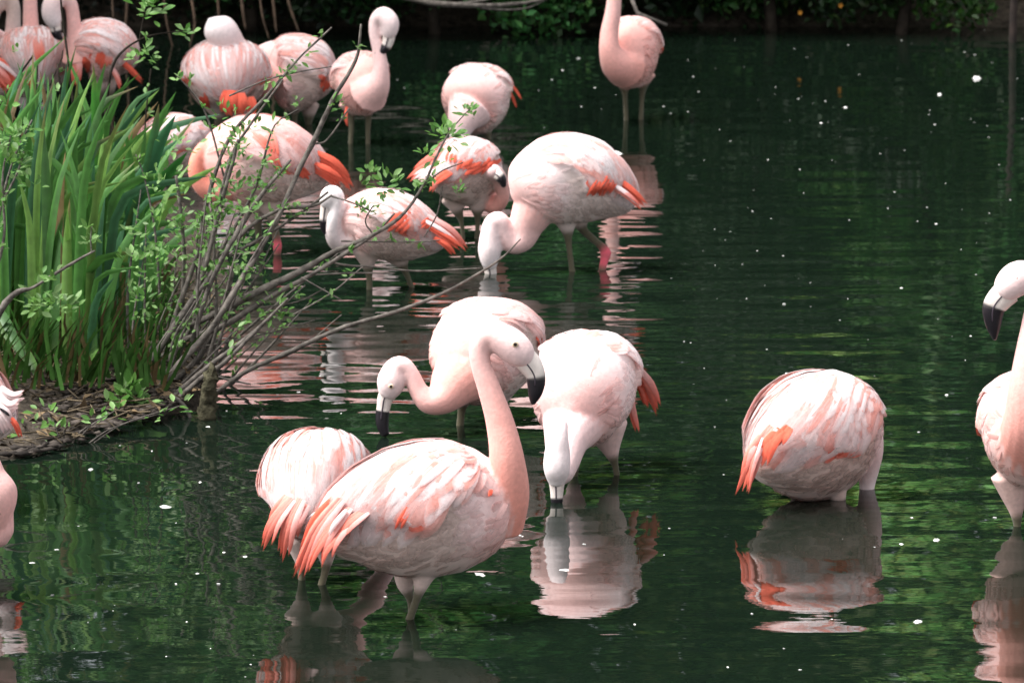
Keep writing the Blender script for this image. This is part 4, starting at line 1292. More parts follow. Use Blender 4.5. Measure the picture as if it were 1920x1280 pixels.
class Plant:
    """branches as parts; the leaves that show largest as sub-parts, the small rest joined"""

    def __init__(self, name, label, cat, base, group=None, limit=300, mat=None):
        self.root = tag(empty(name, base), label, cat, group)
        self.soup = Soup()
        self.n, self.limit = 0, limit
        self.mat = mat or M_BARK

    def branch(self, pts, Yb, name='branch', r_pix=True, sides=7):
        """pts rows (px, py, dY, r px)"""
        k = scale(Yb)
        w = [(*P(a[0], a[1], Yb + a[2]), a[3] * k * 0.74) for a in pts]
        v, f, rows, q = tube(w, max(12, 5 * len(pts)), sides)
        jit = np.random.default_rng(int(abs(pts[0][0]) * 7 + abs(pts[-1][1]))).normal(0, 0.08, (len(v), 1))
        cc = q[np.minimum(rows, len(q) - 1)]
        v = v + (v - cc[:, :3]) * jit
        o = mesh_obj(name, v, f, self.mat, self.root)
        return o, q

    def leaf(self, p, size, d, up, parent):
        size = size * 0.98
        me, v, f, col = LEAF_ME[random.randrange(len(LEAF_ME))]
        B = rot_basis(d, up) * size
        if self.n < self.limit and size > 0.018:
            o = bpy.data.objects.new('leaf', me)
            COL.objects.link(o)
            from mathutils import Matrix
            M = Matrix.Identity(4)
            for a in range(3):
                for b in range(3):
                    M[a][b] = B[a, b]
                M[a][3] = p[a]
            o.parent = parent
            o.matrix_local = Matrix.Translation(-self.root.location) @ M if parent is self.root else Matrix.Translation(-(self.root.location + parent.location)) @ M
            self.n += 1
        else:
            self.soup.add(v @ B.T + p, f.tolist(), col)

    def leaves_along(self, o, q, n, size, spread=0.03, t0=0.3, t1=1.0, cluster=3):
        for _ in range(n):
            t = random.uniform(t0, t1)
            k = min(len(q) - 1, int(t * (len(q) - 1)))
            base = q[k, :3] + rng.normal(0, spread * 0.35, 3)
            for _c in range(cluster):
                d = unit(np.array((random.gauss(0.25, 0.8), random.gauss(-0.2, 0.7), random.gauss(0.35, 0.7))))
                up = unit(np.array((random.gauss(0, 0.4), random.gauss(-0.45, 0.4), 1.0)))
                self.leaf(base + rng.normal(0, 0.006, 3), size * random.uniform(0.6, 1.35), d, up, o)

    def tuft(self, px, py, Y, n, size, spread_px, parent=None):
        n = int(n * 1.3)
        k = scale(Y)
        c = P(px, py, Y)
        for _ in range(n):
            off = rng.normal(0, 1, 3) * spread_px * k * np.array((0.6, 0.6, 0.5))
            d = unit(off + np.array((random.gauss(0, 0.02), random.gauss(-0.01, 0.02), 0.015)))
            up = unit(np.array((random.gauss(0, 0.4), random.gauss(-0.5, 0.4), 0.9)))
            self.leaf(c + off, size * random.uniform(0.65, 1.3), d, up, parent or self.root)

    def finish(self):
        if self.soup.n:
            o = self.soup.build('foliage', M_LEAF, self.root, smooth=True)
            o['kind'] = 'stuff'


YS = 15.0
shrub = Plant('shrub', 'straggly shrub with bare grey branches crossing in front of the feeding flamingos', 'shrub', W(290, 770) + np.array((0, 0, 0.05)), limit=290)
main = [
    # thick stems from the base
    ([(228, 770, 0, 11), (275, 690, 0, 10), (335, 600, 0, 9), (400, 510, 0, 8), (452, 440, 0, 6.5), (520, 395, 0, 5), (590, 385, 0, 4), (622, 366, -.02, 2.5)], 10, 0.4),
    ([(262, 775, -.1, 10), (330, 690, -.1, 9), (400, 610, -.1, 8), (450, 530, -.1, 7), (520, 410, -.05, 6.5), (560, 320, 0, 6.5), (588, 265, 0, 7), (625, 185, 0, 6), (668, 110, 0, 4.5), (677, 46, 0, 3)], 4, 0.3),
    ([(325, 622, .05, 8), (400, 590, .05, 9), (470, 553, 0, 10), (560, 510, 0, 9), (620, 475, 0, 7), (690, 445, -.02, 6), (752, 405, -.02, 4.5), (795, 345, -.02, 3.5), (820, 290, -.02, 3), (845, 245, -.02, 2), (880, 205, -.02, 1.2)], 8, 0.75),
    ([(335, 640, 0, 8), (420, 610, 0, 8), (500, 560, 0, 8), (575, 520, -.02, 6), (640, 480, -.02, 5), (700, 440, -.02, 4), (740, 400, 0, 2.5)], 3, 0.6),
    ([(400, 740, -.1, 6), (455, 700, -.1, 6), (540, 660, -.12, 6), (640, 615, -.12, 5.5), (740, 585, -.12, 5), (830, 550, -.12, 4.5), (905, 508, -.12, 3.5), (945, 480, -.12, 2.5), (976, 448, -.12, 1.5)], 0, 0.5),
    ([(285, 785, -.15, 7), (340, 730, -.15, 7), (400, 680, -.15, 6.5), (455, 640, -.15, 6), (500, 600, -.15, 4.5), (540, 560, -.15, 3)], 3, 0.6),
    ([(290, 790, -.2, 7), (370, 715, -.2, 7), (420, 680, -.2, 6), (480, 620, -.2, 4)], 1, 0.6),
    ([(255, 770, .05, 9), (320, 720, .05, 8), (380, 660, .05, 7), (425, 560, .05, 6), (440, 480, .05, 5), (452, 420, .05, 4)], 8, 0.5),
    # upright stems through the leaves
    ([(300, 690, .1, 8), (330, 590, .1, 7), (372, 470, .1, 6), (385, 390, .1, 6), (430, 260, .1, 5), (500, 180, .1, 4), (560, 110, .1, 3), (622, 52, .1, 2.5)], 14, 0.35),
    ([(330, 640, .05, 7), (370, 540, .05, 6), (400, 430, .05, 6), (428, 310, .05, 5), (445, 270, .05, 4), (530, 150, .05, 2.5)], 16, 0.4),
    ([(345, 620, 0, 6), (385, 500, 0, 6), (410, 400, 0, 6), (440, 290, 0, 4.5), (446, 262, 0, 3)], 10, 0.4),
    ([(360, 640, -.05, 6), (400, 520, -.05, 6), (480, 380, -.05, 6), (545, 300, -.05, 3.5)], 8, 0.4),
    ([(340, 600, .15, 6), (345, 480, .15, 5), (337, 380, .15, 5), (330, 330, .15, 4)], 10, 0.3),
    ([(350, 580, .15, 5), (420, 460, .15, 4.5), (480, 350, .15, 4), (515, 235, .15, 2), (560, 205, .15, 1.5)], 8, 0.4),
    ([(430, 480, 0, 4), (500, 440, 0, 4), (570, 395, 0, 3.5), (615, 360, 0, 3)], 3, 0.5),
    # fine twigs
    ([(600, 484, 0, 3), (640, 496, 0, 3), (700, 500, 0, 2.5), (780, 508, 0, 2.5), (900, 503, 0, 2)], 0, 0.5),
    ([(590, 515, 0, 2.5), (660, 512, 0, 2.5), (740, 512, 0, 1.8)], 0, 0.5),
    ([(640, 452, 0, 2.5), (700, 453, 0, 2.5), (790, 453, 0, 2.2), (825, 450, 0, 1.5)], 2, 0.5),
    ([(622, 368, -.02, 2.5), (660, 380, -.02, 2), (690, 393, -.02, 1.5)], 2, 0.6),
    ([(798, 345, -.02, 2.5), (830, 320, 0, 2), (868, 305, 0, 1.5)], 0, 0.5),
    ([(826, 372, 0, 2.5), (829, 350, 0, 2), (820, 400, 0, 2), (795, 445, 0, 1.5)], 0, 0.5),
    ([(700, 440, 0, 2), (685, 415, 0, 2), (700, 385, 0, 1.5)], 2, 0.6),
    ([(585, 270, 0, 3), (610, 265, 0, 2.5), (655, 203, 0, 2)], 0, 0.6),
    ([(430, 180, .1, 2.5), (500, 150, .1, 2), (560, 135, .1, 2), (622, 125, .1, 1.5)], 3, 0.3),
    ([(565, 520, -.1, 2), (600, 540, -.1, 2), (640, 562, -.1, 1.5)], 0, 0.5),
    ([(550, 590, -.1, 2), (620, 550, -.1, 2), (680, 500, -.1, 1.5)], 1, 0.5),
    ([(470, 690, -.1, 2.5), (560, 655, -.1, 2.5), (640, 590, -.1, 1.5)], 0, 0.5),
    ([(360, 640, .05, 3), (460, 585, .05, 2.5), (560, 565, .05, 2), (610, 540, .05, 1.5)], 1, 0.5),
    ([(350, 655, 0, 3), (430, 640, 0, 2.5), (520, 620, 0, 2), (590, 600, 0, 1.5)], 1, 0.5),
    ([(390, 700, -.1, 3), (430, 712, -.1, 3), (470, 720, -.1, 2)], 0, 0.5),
    ([(420, 330, .2, 3), (380, 200, .2, 2.5), (330, 140, .2, 1.5)], 4, 0.3),
    ([(300, 560, .2, 3.5), (290, 430, .2, 3), (270, 330, .2, 2), (255, 290, .2, 1.5)], 7, 0.3),
]
for pts, nl, t0 in main:
    o, q = shrub.branch(pts, YS)
    if nl:
        shrub.leaves_along(o, q, int(nl * 1.25), 0.026, 0.03, t0, 0.98, 4)
r3 = random.Random(3)
for k in range(34):                       # the thicket at the foot of the shrub
    bx, by = r3.uniform(235, 400), r3.uniform(650, 770)
    ln = r3.uniform(120, 380)
    a = math.radians(r3.uniform(35, 95))
    ex, ey = bx + ln * math.cos(a), by - ln * math.sin(a)
    y_ = r3.uniform(-0.1, 0.45)
    o, q = shrub.branch([(bx, by, y_, r3.uniform(3.5, 6)), (bx * .6 + ex * .4 + r3.uniform(-14, 14), by * .6 + ey * .4, y_, r3.uniform(3, 4.5)), (ex, ey, y_, 1.5)], YS, sides=5)
    shrub.leaves_along(o, q, r3.randint(2, 6), 0.025, 0.035, 0.35, 1.0, 4)
for (px, py, n, sz, sp_) in [(835, 250, 26, 0.034, 22), (880, 210, 16, 0.03, 14), (800, 285, 10, 0.028, 12), (725, 345, 26, 0.032, 22), (695, 322, 10, 0.03, 8), (680, 345, 6, 0.024, 6), (858, 358, 12, 0.026, 10),
                             (695, 395, 10, 0.022, 14), (700, 455, 5, 0.02, 10), (765, 455, 5, 0.018, 6), (655, 512, 7, 0.024, 8), (510, 575, 22, 0.026, 22), (530, 595, 10, 0.026, 10), (450, 610, 10, 0.024, 10), (455, 300, 12, 0.024, 20),
                             (445, 275, 10, 0.024, 14), (440, 360, 22, 0.028, 26), (460, 395, 20, 0.03, 22), (330, 270, 14, 0.026, 26), (300, 345, 26, 0.026, 34), (395, 480, 26, 0.026, 30), (310, 420, 30, 0.026, 40),
                             (270, 440, 26, 0.026, 30), (250, 490, 26, 0.028, 30), (300, 500, 30, 0.028, 36), (350, 440, 22, 0.026, 30), (470, 470, 26, 0.026, 26), (625, 195, 8, 0.026, 12), (420, 220, 16, 0.024, 30), (500, 300, 10, 0.022, 20),
                             (345, 590, 14, 0.026, 24), (270, 560, 22, 0.028, 26), (520, 330, 10, 0.022, 16), (565, 195, 6, 0.02, 12), (410, 420, 18, 0.026, 26), (480, 340, 12, 0.024, 20), (640, 225, 5, 0.022, 8)]:
    shrub.tuft(px, py, YS + r3.uniform(-0.05, 0.15), n, sz, sp_)
shrub.finish()

# pale leaved sapling at the left edge, with its forked branch
sap = Plant('sapling', 'pale leaved sapling at the left photo edge in front of the sword leaves', 'sapling', W(-60, 700) + np.array((0, 0, 0.08)), limit=120)
for pts, nl, t0 in [([(-60, 700, 0, 8), (0, 585, -.1, 9), (30, 548, -.12, 8), (60, 540, -.12, 4), (100, 515, -.12, 4), (150, 485, -.12, 3.5), (178, 470, -.12, 2)], 3, 0.7),
                    ([(-40, 660, 0, 5), (-10, 520, 0, 4), (8, 440, 0, 4), (5, 330, 0, 3), (20, 255, 0, 2)], 8, 0.5),
                    ([(-30, 600, .1, 5), (-5, 420, .1, 4), (25, 300, .1, 3), (60, 225, .1, 2)], 8, 0.5),
                    ([(-20, 420, .1, 4), (30, 330, .1, 3), (45, 285, .1, 2)], 6, 0.3),
                    ([(172, 475, -.12, 2), (170, 450, -.12, 1.5), (172, 425, -.12, 1)], 3, 0.3)]:
    o, q = sap.branch(pts, 14.9)
    sap.leaves_along(o, q, nl, 0.032, 0.03, t0, 1.0, 4)
for (px, py, n, sz, sp_) in [(75, 565, 26, 0.036, 26), (110, 570, 18, 0.034, 20), (130, 580, 10, 0.034, 14), (30, 250, 22, 0.036, 24), (25, 310, 16, 0.034, 22), (60, 345, 12, 0.03, 20), (10, 190, 6, 0.03, 14), (160, 450, 6, 0.024, 8)]:
    sap.tuft(px, py, 14.85, n, sz, sp_)
sap.finish()

# thin dark twigs in front of the birds at the top left
tw = Plant('twig_thicket', 'thin dark twigs with fresh leaf buds rising in front of the top left flamingos', 'twigs', W(150, 420) + np.array((0, 0, 0.08)), limit=90, mat=M_DARKBARK)
for pts, nl, t0 in [([(150, 420, 0, 3.5), (143, 260, 0, 3.5), (130, 130, 0, 3), (118, 40, 0, 3), (112, -20, 0, 2.5)], 0, 0.5),
                    ([(-40, 300, 0, 4), (0, 215, 0, 4), (30, 150, 0, 3.5), (62, 105, 0, 2.5)], 1, 0.5),
                    ([(70, 400, 0, 3), (66, 250, 0, 3), (70, 115, 0, 2.5)], 2, 0.6),
                    ([(40, 380, 0, 3), (60, 240, 0, 2.5), (120, 100, 0, 2), (118, 95, 0, 1.5)], 2, 0.6),
                    ([(120, 420, 0, 3), (118, 220, 0, 3), (108, 120, 0, 2.5)], 1, 0.6),
                    ([(190, 350, .1, 4), (205, 150, .1, 4), (222, 105, .1, 3.5), (268, 72, .1, 2.5), (325, 60, .1, 1.8), (350, 58, .1, 1.2)], 2, 0.7),
                    ([(262, 75, .1, 2.5), (266, 50, .1, 2), (272, 20, .1, 1.5)], 2, 0.5),
                    ([(268, 300, .2, 2.5), (275, 200, .2, 2), (283, 130, .2, 1.5)], 2, 0.3)]:
    o, q = tw.branch(pts, 16.8)
    if nl:
        tw.leaves_along(o, q, nl, 0.026, 0.02, t0, 1.0, 3)
for (px, py, n, sz, sp_) in [(272, 18, 14, 0.044, 16), (285, 10, 8, 0.044, 10), (345, 58, 9, 0.036, 10), (270, 100, 12, 0.042, 14), (250, 108, 6, 0.036, 10), (290, 115, 5, 0.03, 8), (28, 95, 4, 0.026, 6)]:
    tw.tuft(px, py, 16.9, n, sz, sp_)
tw.finish()

# low broad-leaved weeds along the island's edge
for lab, cx, cy, tufts in [
    ('bright green low weeds at the foot of the upright sword leaves', 150, 745, [(150, 722, 46, 0.05, 34), (120, 735, 30, 0.045, 26), (170, 742, 30, 0.05, 24), (185, 710, 22, 0.045, 22), (95, 750, 22, 0.042, 24), (55, 705, 22, 0.042, 28), (205, 730, 18, 0.042, 20), (30, 720, 16, 0.04, 24), (130, 700, 20, 0.045, 24)]),
    ('yellow green leaves sprouting at the foot of the shrub by the waterline', 245, 785, [(240, 735, 22, 0.05, 16), (250, 752, 26, 0.048, 20), (240, 768, 20, 0.045, 18), (268, 765, 14, 0.042, 14)]),
    ('sparse trailing weeds over the muddy shore of the island', 120, 830, [(60, 800, 6, 0.032, 26), (120, 805, 6, 0.032, 26), (180, 790, 7, 0.034, 22), (215, 770, 7, 0.034, 18), (90, 775, 8, 0.034, 24), (300, 775, 6, 0.03, 20), (340, 760, 6, 0.03, 18)]),
    ('frilly light green herb between the sword leaves and the shrub stems', 250, 600, [(225, 510, 40, 0.04, 30), (255, 520, 40, 0.04, 28), (240, 560, 30, 0.036, 26), (215, 620, 20, 0.036, 22), (280, 500, 20, 0.036, 22)]),
]:
    Yp = YW(cy)
    pl = Plant('low_weed', lab, 'weed', W(cx, cy), 'low weeds on the island', limit=110)
    for k, (px, py, n, sz, sp_) in enumerate(tufts):
        pl.branch([(cx + (px - cx) * 0.2, cy + 8, 0, 2), ((px + cx) / 2, (py + cy) / 2, 0, 1.8), (px, py, 0, 1.2)], Yp, 'stem', sides=5)
        pl.tuft(px, py, Yp, n, sz, sp_)
    pl.finish()

# mossy stump at the water's edge, and a dead wood stick leaning on the bank
S = Soup()
Yp = YW(785)
k = scale(Yp)
w = [(*P(x, y, Yp), r * k) for x, y, r in [(388, 820, 20), (389, 780, 17), (391, 740, 16), (395, 705, 13), (396, 690, 8), (397, 682, 4)]]
v, f, rows, q = tube(w, 24, 12)
v = v + np.random.default_rng(8).normal(0, 0.004, v.shape)
tag(mesh_obj('stump', v, f, M_WOOD, None, None, True, W(389, 790)), 'dark mossy stump standing at the water edge right of the shrub', 'stump')
for lab, pts, Yp_ in [('pale dead stick slanting into the water below the shrub', [(320, 740, 0, 4), (345, 760, 0, 4), (360, 790, 0, 4), (366, 812, 0, 3.5)], 782),
                      ('bent dead stick lying over the soil below the dark sword leaves', [(188, 702, 0, 3), (215, 712, 0, 3), (245, 722, 0, 2.5), (262, 745, 0, 2)], 742),
                      ('mossy dead stick lying along the bank foot beneath the yellow green leaves', [(180, 770, 0, 3), (205, 768, 0, 3.5), (230, 775, 0, 3), (250, 772, 0, 2)], 790)]:
    Y_ = YW(Yp_)
    w = [(*P(a, b_, Y_ + c_), r * scale(Y_)) for a, b_, c_, r in pts]
    v, f, rows, q = tube(w, 20, 6)
    tag(mesh_obj('stick', v, f, M_BARK, None, None, True, np.array(w[0][:3])), lab, 'stick', 'dead sticks on the island bank')

# litter on the soil: stalks, clods and old leaves nobody could count
S = Soup()
r4 = np.random.default_rng(21)
for k in range(900):
    px, py = r4.uniform(-40, 400), r4.uniform(600, 850)
    if py > 870 - 0.24 * max(0, px):
        continue
    g = W(px, py)
    c = np.array((g[0], g[1], 0.0))
    rel = np.linalg.norm((c[:2] - ISL_C)) / np.min(np.linalg.norm(ISL_E - ISL_C, axis=1) + 4 * np.linalg.norm(ISL_E - c[:2], axis=1))
    z = 0.02 + 0.13 * (1 - smooth01(np.array((py - 690) / 170.0)))
    a = r4.uniform(0, np.pi)
    if k % 3:
        L_ = r4.uniform(0.03, 0.12)
        d = np.array((math.cos(a), math.sin(a), r4.normal(0, 0.25)))
        p0 = c + np.array((0, 0, z))
        v, f, _, _ = tube([(*(p0 - d * L_ / 2), 0.0025), (*p0, 0.003), (*(p0 + d * L_ / 2), 0.0015)], 4, 4)
        S.add(v, f, np.array((0.11, 0.085, 0.055)) * r4.uniform(0.25, 1.3))
    else:
        v, f, cc = leaf_cards((c + np.array((0, 0, z)))[None, :], r4.uniform(0.03, 0.06), np.array([(0.13, 0.09, 0.05)]) * r4.uniform(0.4, 1.5), (0, -0.3, 1), 0.6, 0.5, r4)
        S.add(v, f.tolist(), cc)
o = S.build('leaf_litter', M_STALK)
tag(o, 'brown stalks and dead leaves strewn over the island soil', 'litter', kind='stuff')
S = Soup()
for k in range(900):          # lumpy mud and pebbles on the sloping front of the island
    px, py = r4.uniform(-40, 400), r4.uniform(745, 862)
    if py > 872 - 0.25 * max(0, px):
        continue
    g = W(px, py)
    z = 0.015 + 0.06 * (1 - smooth01(np.array((py - 745) / 100.0)))
    s_ = r4.uniform(0.006, 0.022)
    u_ = unit(r4.normal(0, 1, (8, 3)))
    base = np.array([(1, 0, 0), (-1, 0, 0), (0, 1, 0), (0, -1, 0), (0, 0, 1), (0, 0, -1)], float) + r4.normal(0, 0.22, (6, 3))
    v = base * s_ * np.array((1.4, 1.2, 0.45)) + np.array((g[0], g[1], z))
    f = [(0, 2, 4), (2, 1, 4), (1, 3, 4), (3, 0, 4), (2, 0, 5), (1, 2, 5), (3, 1, 5), (0, 3, 5)]
    S.add(v, f, np.array((0.055, 0.045, 0.038)) * r4.uniform(0.3, 1.6))
o = S.build('clods', M_STALK)
tag(o, 'lumps of wet mud and small pebbles along the island shore', 'mud', kind='stuff')
S = Soup()
for k in range(650):           # short young grass and stalks between the clumps
    px, py = r4.uniform(-40, 330), r4.uniform(560, 760)
    g = W(px, py + 30)
    z = 0.10
    hgt_ = r4.uniform(0.06, 0.26)
    d = np.array((r4.normal(0.1, 0.3), r4.normal(0, 0.2), 1.0)) * hgt_
    p0 = np.array((g[0], g[1], z))
    w_ = r4.uniform(0.003, 0.008)
    v = np.array([p0 - (w_, 0, 0), p0 + (w_, 0, 0), p0 + d * 0.6 + (w_ * 0.8, 0.01, 0), p0 + d * 0.6 - (w_ * 0.8, 0.01, 0), p0 + d + (0.03, 0, -0.01)])
    col = np.array((0.07, 0.17, 0.035)) if r4.random() < 0.72 else np.array((0.16, 0.11, 0.05))
    S.add(v, [(0, 1, 2, 3), (3, 2, 4)], col * r4.uniform(0.5, 1.4))
o = S.build('grass', M_STALK)
tag(o, 'short grass and brown stalks between the sword leaves', 'grass', kind='stuff')

# ------------------------------------------------------------------ far bank details
def wood(name, label, cat, polys, Yb, mat, group=None):
    root = tag(empty(name, P(polys[0][0][0], polys[0][0][1], Yb)), label, cat, group)
    for pts in polys:
        k = scale(Yb)
        w = [(*P(a[0], a[1], Yb + a[2]), a[3] * k) for a in pts]
        v, f, rows, q = tube(w, 24, 6)
        mesh_obj('stem', v, f, mat, root)
    return root


wood('overhanging_branch', 'long bare branch hanging across the top of the photo before the leafy bushes', 'branch',
     [[(520, -150, 2.2, 7), (640, -40, 1.5, 6), (780, 0, 0.6, 6), (840, 9, 0, 6), (900, 11, 0, 5), (970, 8, 0, 4), (1030, -3, 0, 2.5)],
      [(880, 10, 0, 3), (930, 18, 0, 3), (985, 16, 0, 2), (1020, 2, 0, 1.5)], [(840, 9, 0, 3), (900, 2, 0, 3), (960, -14, 0, 2)]], 25.3, M_BARK, 'branches hanging at the top')
wood('overhanging_branch', 'thin bent branch hanging above the upright flamingo', 'branch',
     [[(1120, -160, 3.6, 6), (1165, -60, 1.5, 5), (1183, -5, 0, 4.5), (1190, 18, 0, 4), (1206, 36, 0, 4), (1228, 45, 0, 3), (1250, 47, 0, 3)]], 23.6, M_BARK, 'branches hanging at the top')
wood('hanging_stems', 'brown stems hanging down the shadowy bank behind the preening flamingo', 'stems',
     [[(235 + 0, -120, .1, 2.5), (238, 0, 0, 2.5), (232, 90, 0, 2)], [(395, -120, .1, 3), (408, 0, 0, 2.5), (412, 60, 0, 2)], [(440, -120, .1, 3), (455, 20, 0, 3), (460, 55, 0, 2)], [(505, -140, .1, 3.5), (512, 0, 0, 3), (518, 60, 0, 2)],
      [(520, -140, .1, 3.5), (540, 0, 0, 3), (560, 60, 0, 2)], [(300, -100, .1, 2.5), (312, 40, 0, 2), (330, 110, 0, 1.5)], [(480, -80, .1, 2.5), (492, 30, 0, 2), (505, 75, 0, 1.5)], [(205, -120, .1, 2), (212, 30, 0, 2), (222, 130, 0, 1.5)],
      [(340, -80, .1, 2.5), (365, 40, 0, 2.5), (355, 90, 0, 1.5)]], 26.7, plain_mat('brown_stem', (0.11, 0.07, 0.045), 0.9, 30, 0.5))
wood('dead_trunk', 'brown leaning trunk standing in the dark gap at the right end of the far bank', 'trunk',
     [[(1898, 95, 0, 8), (1900, 30, 0, 7.5), (1903, -60, 0, 7), (1900, -200, 0, 6)]], 26.9, plain_mat('brown_trunk', (0.022, 0.014, 0.011), 0.9, 20, 0.5))
for px, py, lab in [(1500, 24, 'lower left orange flower in the dark green bush'), (1576, 11, 'upper right orange flower in the dark green bush')]:
    p = P(px, py, 26.55)
    rr = np.random.default_rng(px)
    root = tag(empty('orange_flower', p), lab, 'flower', 'orange flowers on the far bank')
    for a in range(5):
        d = np.array((math.cos(a * 1.257), -0.35, math.sin(a * 1.257)))
        s_ = np.array((-math.sin(a * 1.257), 0, math.cos(a * 1.257)))
        v = np.array([p, p + d * 0.008 + s_ * 0.006, p + d * 0.016 + np.array((0, 0.004, 0)), p + d * 0.008 - s_ * 0.006])
        mesh_obj('petal', v, [(0, 1, 2), (0, 2, 3)], M_STALK, root, np.tile(np.array((0.26, 0.11, 0.015)), (4, 1)))

# ------------------------------------------------------------------ white down and petals floating on the pond
FL = []
M_FLOAT_DULL = plain_mat('grey_down', (0.38, 0.38, 0.36), 0.8, 60, 0.1, None, 0.2)  # greyer down for every other fleck shape
for k in range(6):
    rr = np.random.default_rng(900 + k)
    n = 9
    a = np.linspace(0, 2 * np.pi, n, endpoint=False)
    rad = 1 + rr.normal(0, 0.22, n)
    el_ = rr.uniform(1.0, 2.2)
    ring = np.stack([np.cos(a) * rad * el_, np.sin(a) * rad, np.full(n, 0.05)], -1)
    top = np.stack([np.cos(a) * rad * el_ * 0.55, np.sin(a) * rad * 0.55, 0.55 + rr.uniform(-0.2, 0.5, n)], -1)
    v = np.vstack([ring, top, [[0, 0, 0.8]]])
    f = [(i, (i + 1) % n, n + (i + 1) % n, n + i) for i in range(n)] + [(n + i, n + (i + 1) % n, 2 * n) for i in range(n)]
    me = bpy.data.meshes.new('floating_down')
    me.from_pydata(v.tolist(), [], f)
    me.polygons.foreach_set('use_smooth', np.ones(len(me.polygons), dtype=bool))
    me.materials.append(M_FLOAT if k % 2 else M_FLOAT_DULL)
    FL.append(me)


def fleck(px, py, half_w_px, ratio=0.75, label=None, group='white down floating on the pond', name='floating_down'):
    p = W(px, py)
    s_ = half_w_px * scale(p[1])
    o = bpy.data.objects.new(name, random.choice(FL))
    COL.objects.link(o)
    o.location = (p[0], p[1], 0.0)
    o.scale = (s_ * 0.75, s_ * 1.4, s_ * ratio)
    o.rotation_euler = (0, 0, random.uniform(0, 6.28) if ratio > 0.5 else random.uniform(-0.2, 0.2))
    if not label:
        zone = ('behind the upright flamingo at the top' if py < 280 and px < 1290 else 'on the darkest water at the upper right' if py < 280 else 'on the open water above the lone flamingo' if py < 690 and px > 1225 else
                'around the lone flamingo at the right' if px > 1225 and py < 980 else 'on the mirror images at the lower right' if px > 1225 else 'on the rippled water beside the shrub' if py < 880 and px > 400 else
                'on the green water below the island' if px < 480 else 'around the legs of the front flamingos')
        label, group = 'tiny white down fleck floating ' + zone, 'white down ' + zone
    tag(o, label, 'feather', group)


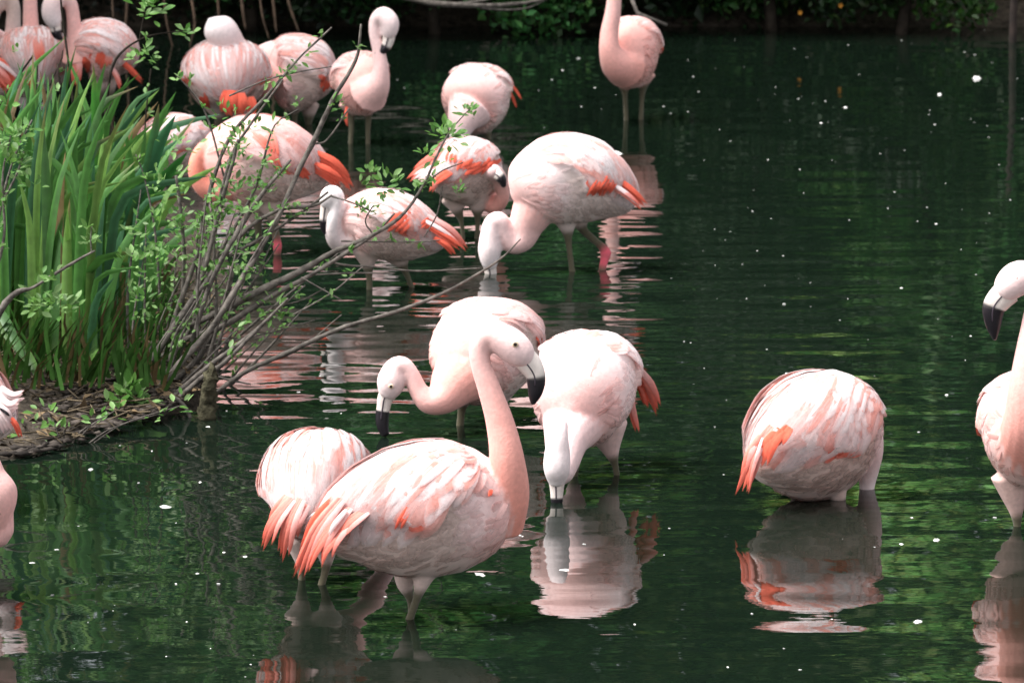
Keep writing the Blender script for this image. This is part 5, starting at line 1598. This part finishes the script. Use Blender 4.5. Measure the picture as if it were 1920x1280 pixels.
flecks = [(1457, 52, 3), (1378, 76, 3), (1395, 126, 3.5), (1513, 108, 3.5), (1300, 144, 4), (1311, 172, 4), (1454, 164, 4), (1422, 188, 3.5), (1497, 186, 3), (1585, 202, 4.5), (1808, 98, 3.5), (1743, 207, 3.5), (1742, 215, 2.5),
          (1753, 234, 3.5), (1696, 282, 3.5), (1507, 362, 4.5), (1411, 396, 4.5), (1665, 391, 4), (1592, 413, 4), (1894, 375, 4.5), (1738, 389, 3.5), (1773, 344, 3.5), (1540, 231, 3.5), (1677, 360, 3.5), (1524, 194, 2.5), (1548, 190, 3),
          (1590, 85, 3), (1620, 38, 2.5), (1709, 82, 3), (1900, 55, 2.5), (1828, 103, 3), (1846, 57, 2.5), (1820, 223, 2.5), (1827, 230, 3), (1851, 237, 2.5), (1917, 223, 3), (1660, 147, 2.5), (1629, 117, 2.5), (1413, 357, 3), (1446, 410, 2.5),
          (1690, 76, 3), (1085, 110, 5), (1055, 132, 4.5), (1115, 165, 3.5), (1090, 200, 3.5), (1128, 205, 3), (1155, 178, 3), (1245, 200, 4), (1258, 213, 3.5), (1310, 172, 3), (1290, 210, 3), (1190, 130, 3), (1150, 110, 2.5),
          (870, 118, 3), (905, 140, 2.5), (1010, 170, 2.5), (1035, 150, 3), (1020, 240, 3), (1055, 248, 3), (745, 150, 3), (758, 165, 3), (700, 140, 2.5), (1370, 265, 2.5), (1320, 300, 3), (1440, 300, 2.5), (1500, 318, 2.5), (1560, 300, 2.5),
          (1360, 450, 3), (1420, 470, 3), (1468, 480, 3.5), (1392, 495, 4), (1520, 575, 4), (1470, 570, 4), (1575, 600, 4), (1520, 530, 3), (1720, 415, 3), (1755, 420, 3), (1400, 560, 3), (1318, 470, 3), (1340, 430, 2.5), (1690, 540, 4),
          (1855, 400, 3), (1830, 515, 3.5), (1820, 630, 3.5), (1810, 675, 3), (1775, 740, 4), (1722, 810, 6), (1640, 705, 3), (1475, 700, 5), (1438, 655, 4), (1362, 750, 4), (1300, 720, 4), (1340, 800, 4), (1357, 890, 7), (1320, 690, 3),
          (1283, 640, 3), (1345, 560, 3.5), (1690, 1020, 9), (1710, 970, 5), (1865, 970, 6), (1655, 1135, 5), (1560, 1160, 4), (1410, 1150, 5), (1365, 1250, 5), (1500, 1255, 5), (1470, 1215, 4), (1580, 1010, 3), (1640, 1025, 5),
          (1255, 990, 6), (1095, 1020, 7), (1058, 1068, 10), (1190, 1170, 5), (1245, 1040, 4), (980, 1005, 5), (1030, 850, 4), (1170, 860, 3), (680, 1092, 5), (722, 1118, 6), (855, 1180, 5), (908, 1148, 7), (975, 1003, 5), (520, 990, 4),
          (390, 800, 6), (370, 1075, 9), (215, 1135, 7), (212, 1145, 5), (106, 1030, 8), (60, 1055, 9), (98, 1115, 5), (165, 1166, 4), (475, 1228, 5), (470, 1245, 5), (460, 1268, 4), (350, 1165, 4), (395, 1215, 4), (330, 1094, 5), (410, 1094, 5),
          (147, 986, 4), (460, 1043, 5), (375, 904, 6), (330, 980, 3), (258, 1196, 3), (312, 1230, 3), (140, 1215, 4), (420, 1035, 4), (205, 995, 3), (260, 905, 4), (85, 974, 3), (640, 775, 4), (560, 735, 6), (600, 705, 7), (425, 770, 4),
          (885, 990, 4), (1000, 1080, 5), (300, 1062, 4), (590, 640, 5), (520, 740, 4), (350, 830, 3), (285, 845, 4), (225, 835, 5), (330, 702, 7)]
for (px, py, hw) in flecks:
    if hw > 8:
        fleck(px, py, hw * 0.6, 0.25, 'flat white petal on the front water, among the larger floating flecks', 'larger white petals on the front water', 'floating_petal')
    else:
        fleck(px, py, hw * random.uniform(0.3, 0.55), random.uniform(0.25, 0.8))
r5 = random.Random(17)
for k in range(46):
    px, py = r5.uniform(1240, 1910), r5.uniform(60, 680) ** 1.0
    fleck(px, py, r5.uniform(0.7, 1.3), 0.4)
fleck(310, 950, 12, 0.2, 'longest white feather floating flat on the dark green water, below the island', None, 'floating_feather')
fleck(1755, 1013, 6, 0.7, 'bright white feather tuft floating between the lone flamingo and the cut-off one', None, 'floating_feather')
fleck(1720, 1165, 9, 0.3, 'flat white feather floating below the bright tuft at the lower right', None, 'floating_feather')
fleck(1831, 148, 6, 0.9, 'large white feather curled up on the dark water at the upper right', None, 'floating_feather')
fleck(1152, 289, 9, 0.9, 'white feather floating on the pink reflection right of the broad pale flamingo', None, 'floating_feather')
fleck(1761, 178, 4.5, 0.7, 'small white feather left below the large curled feather', None, 'floating_feather')
fleck(170, 880, 7, 0.3, 'white feather with a thin quill floating off the island shore', None, 'floating_feather')
fleck(900, 1077, 14, 0.12, 'narrow pinkish white feather floating right of the front flamingo', None, 'floating_feather')
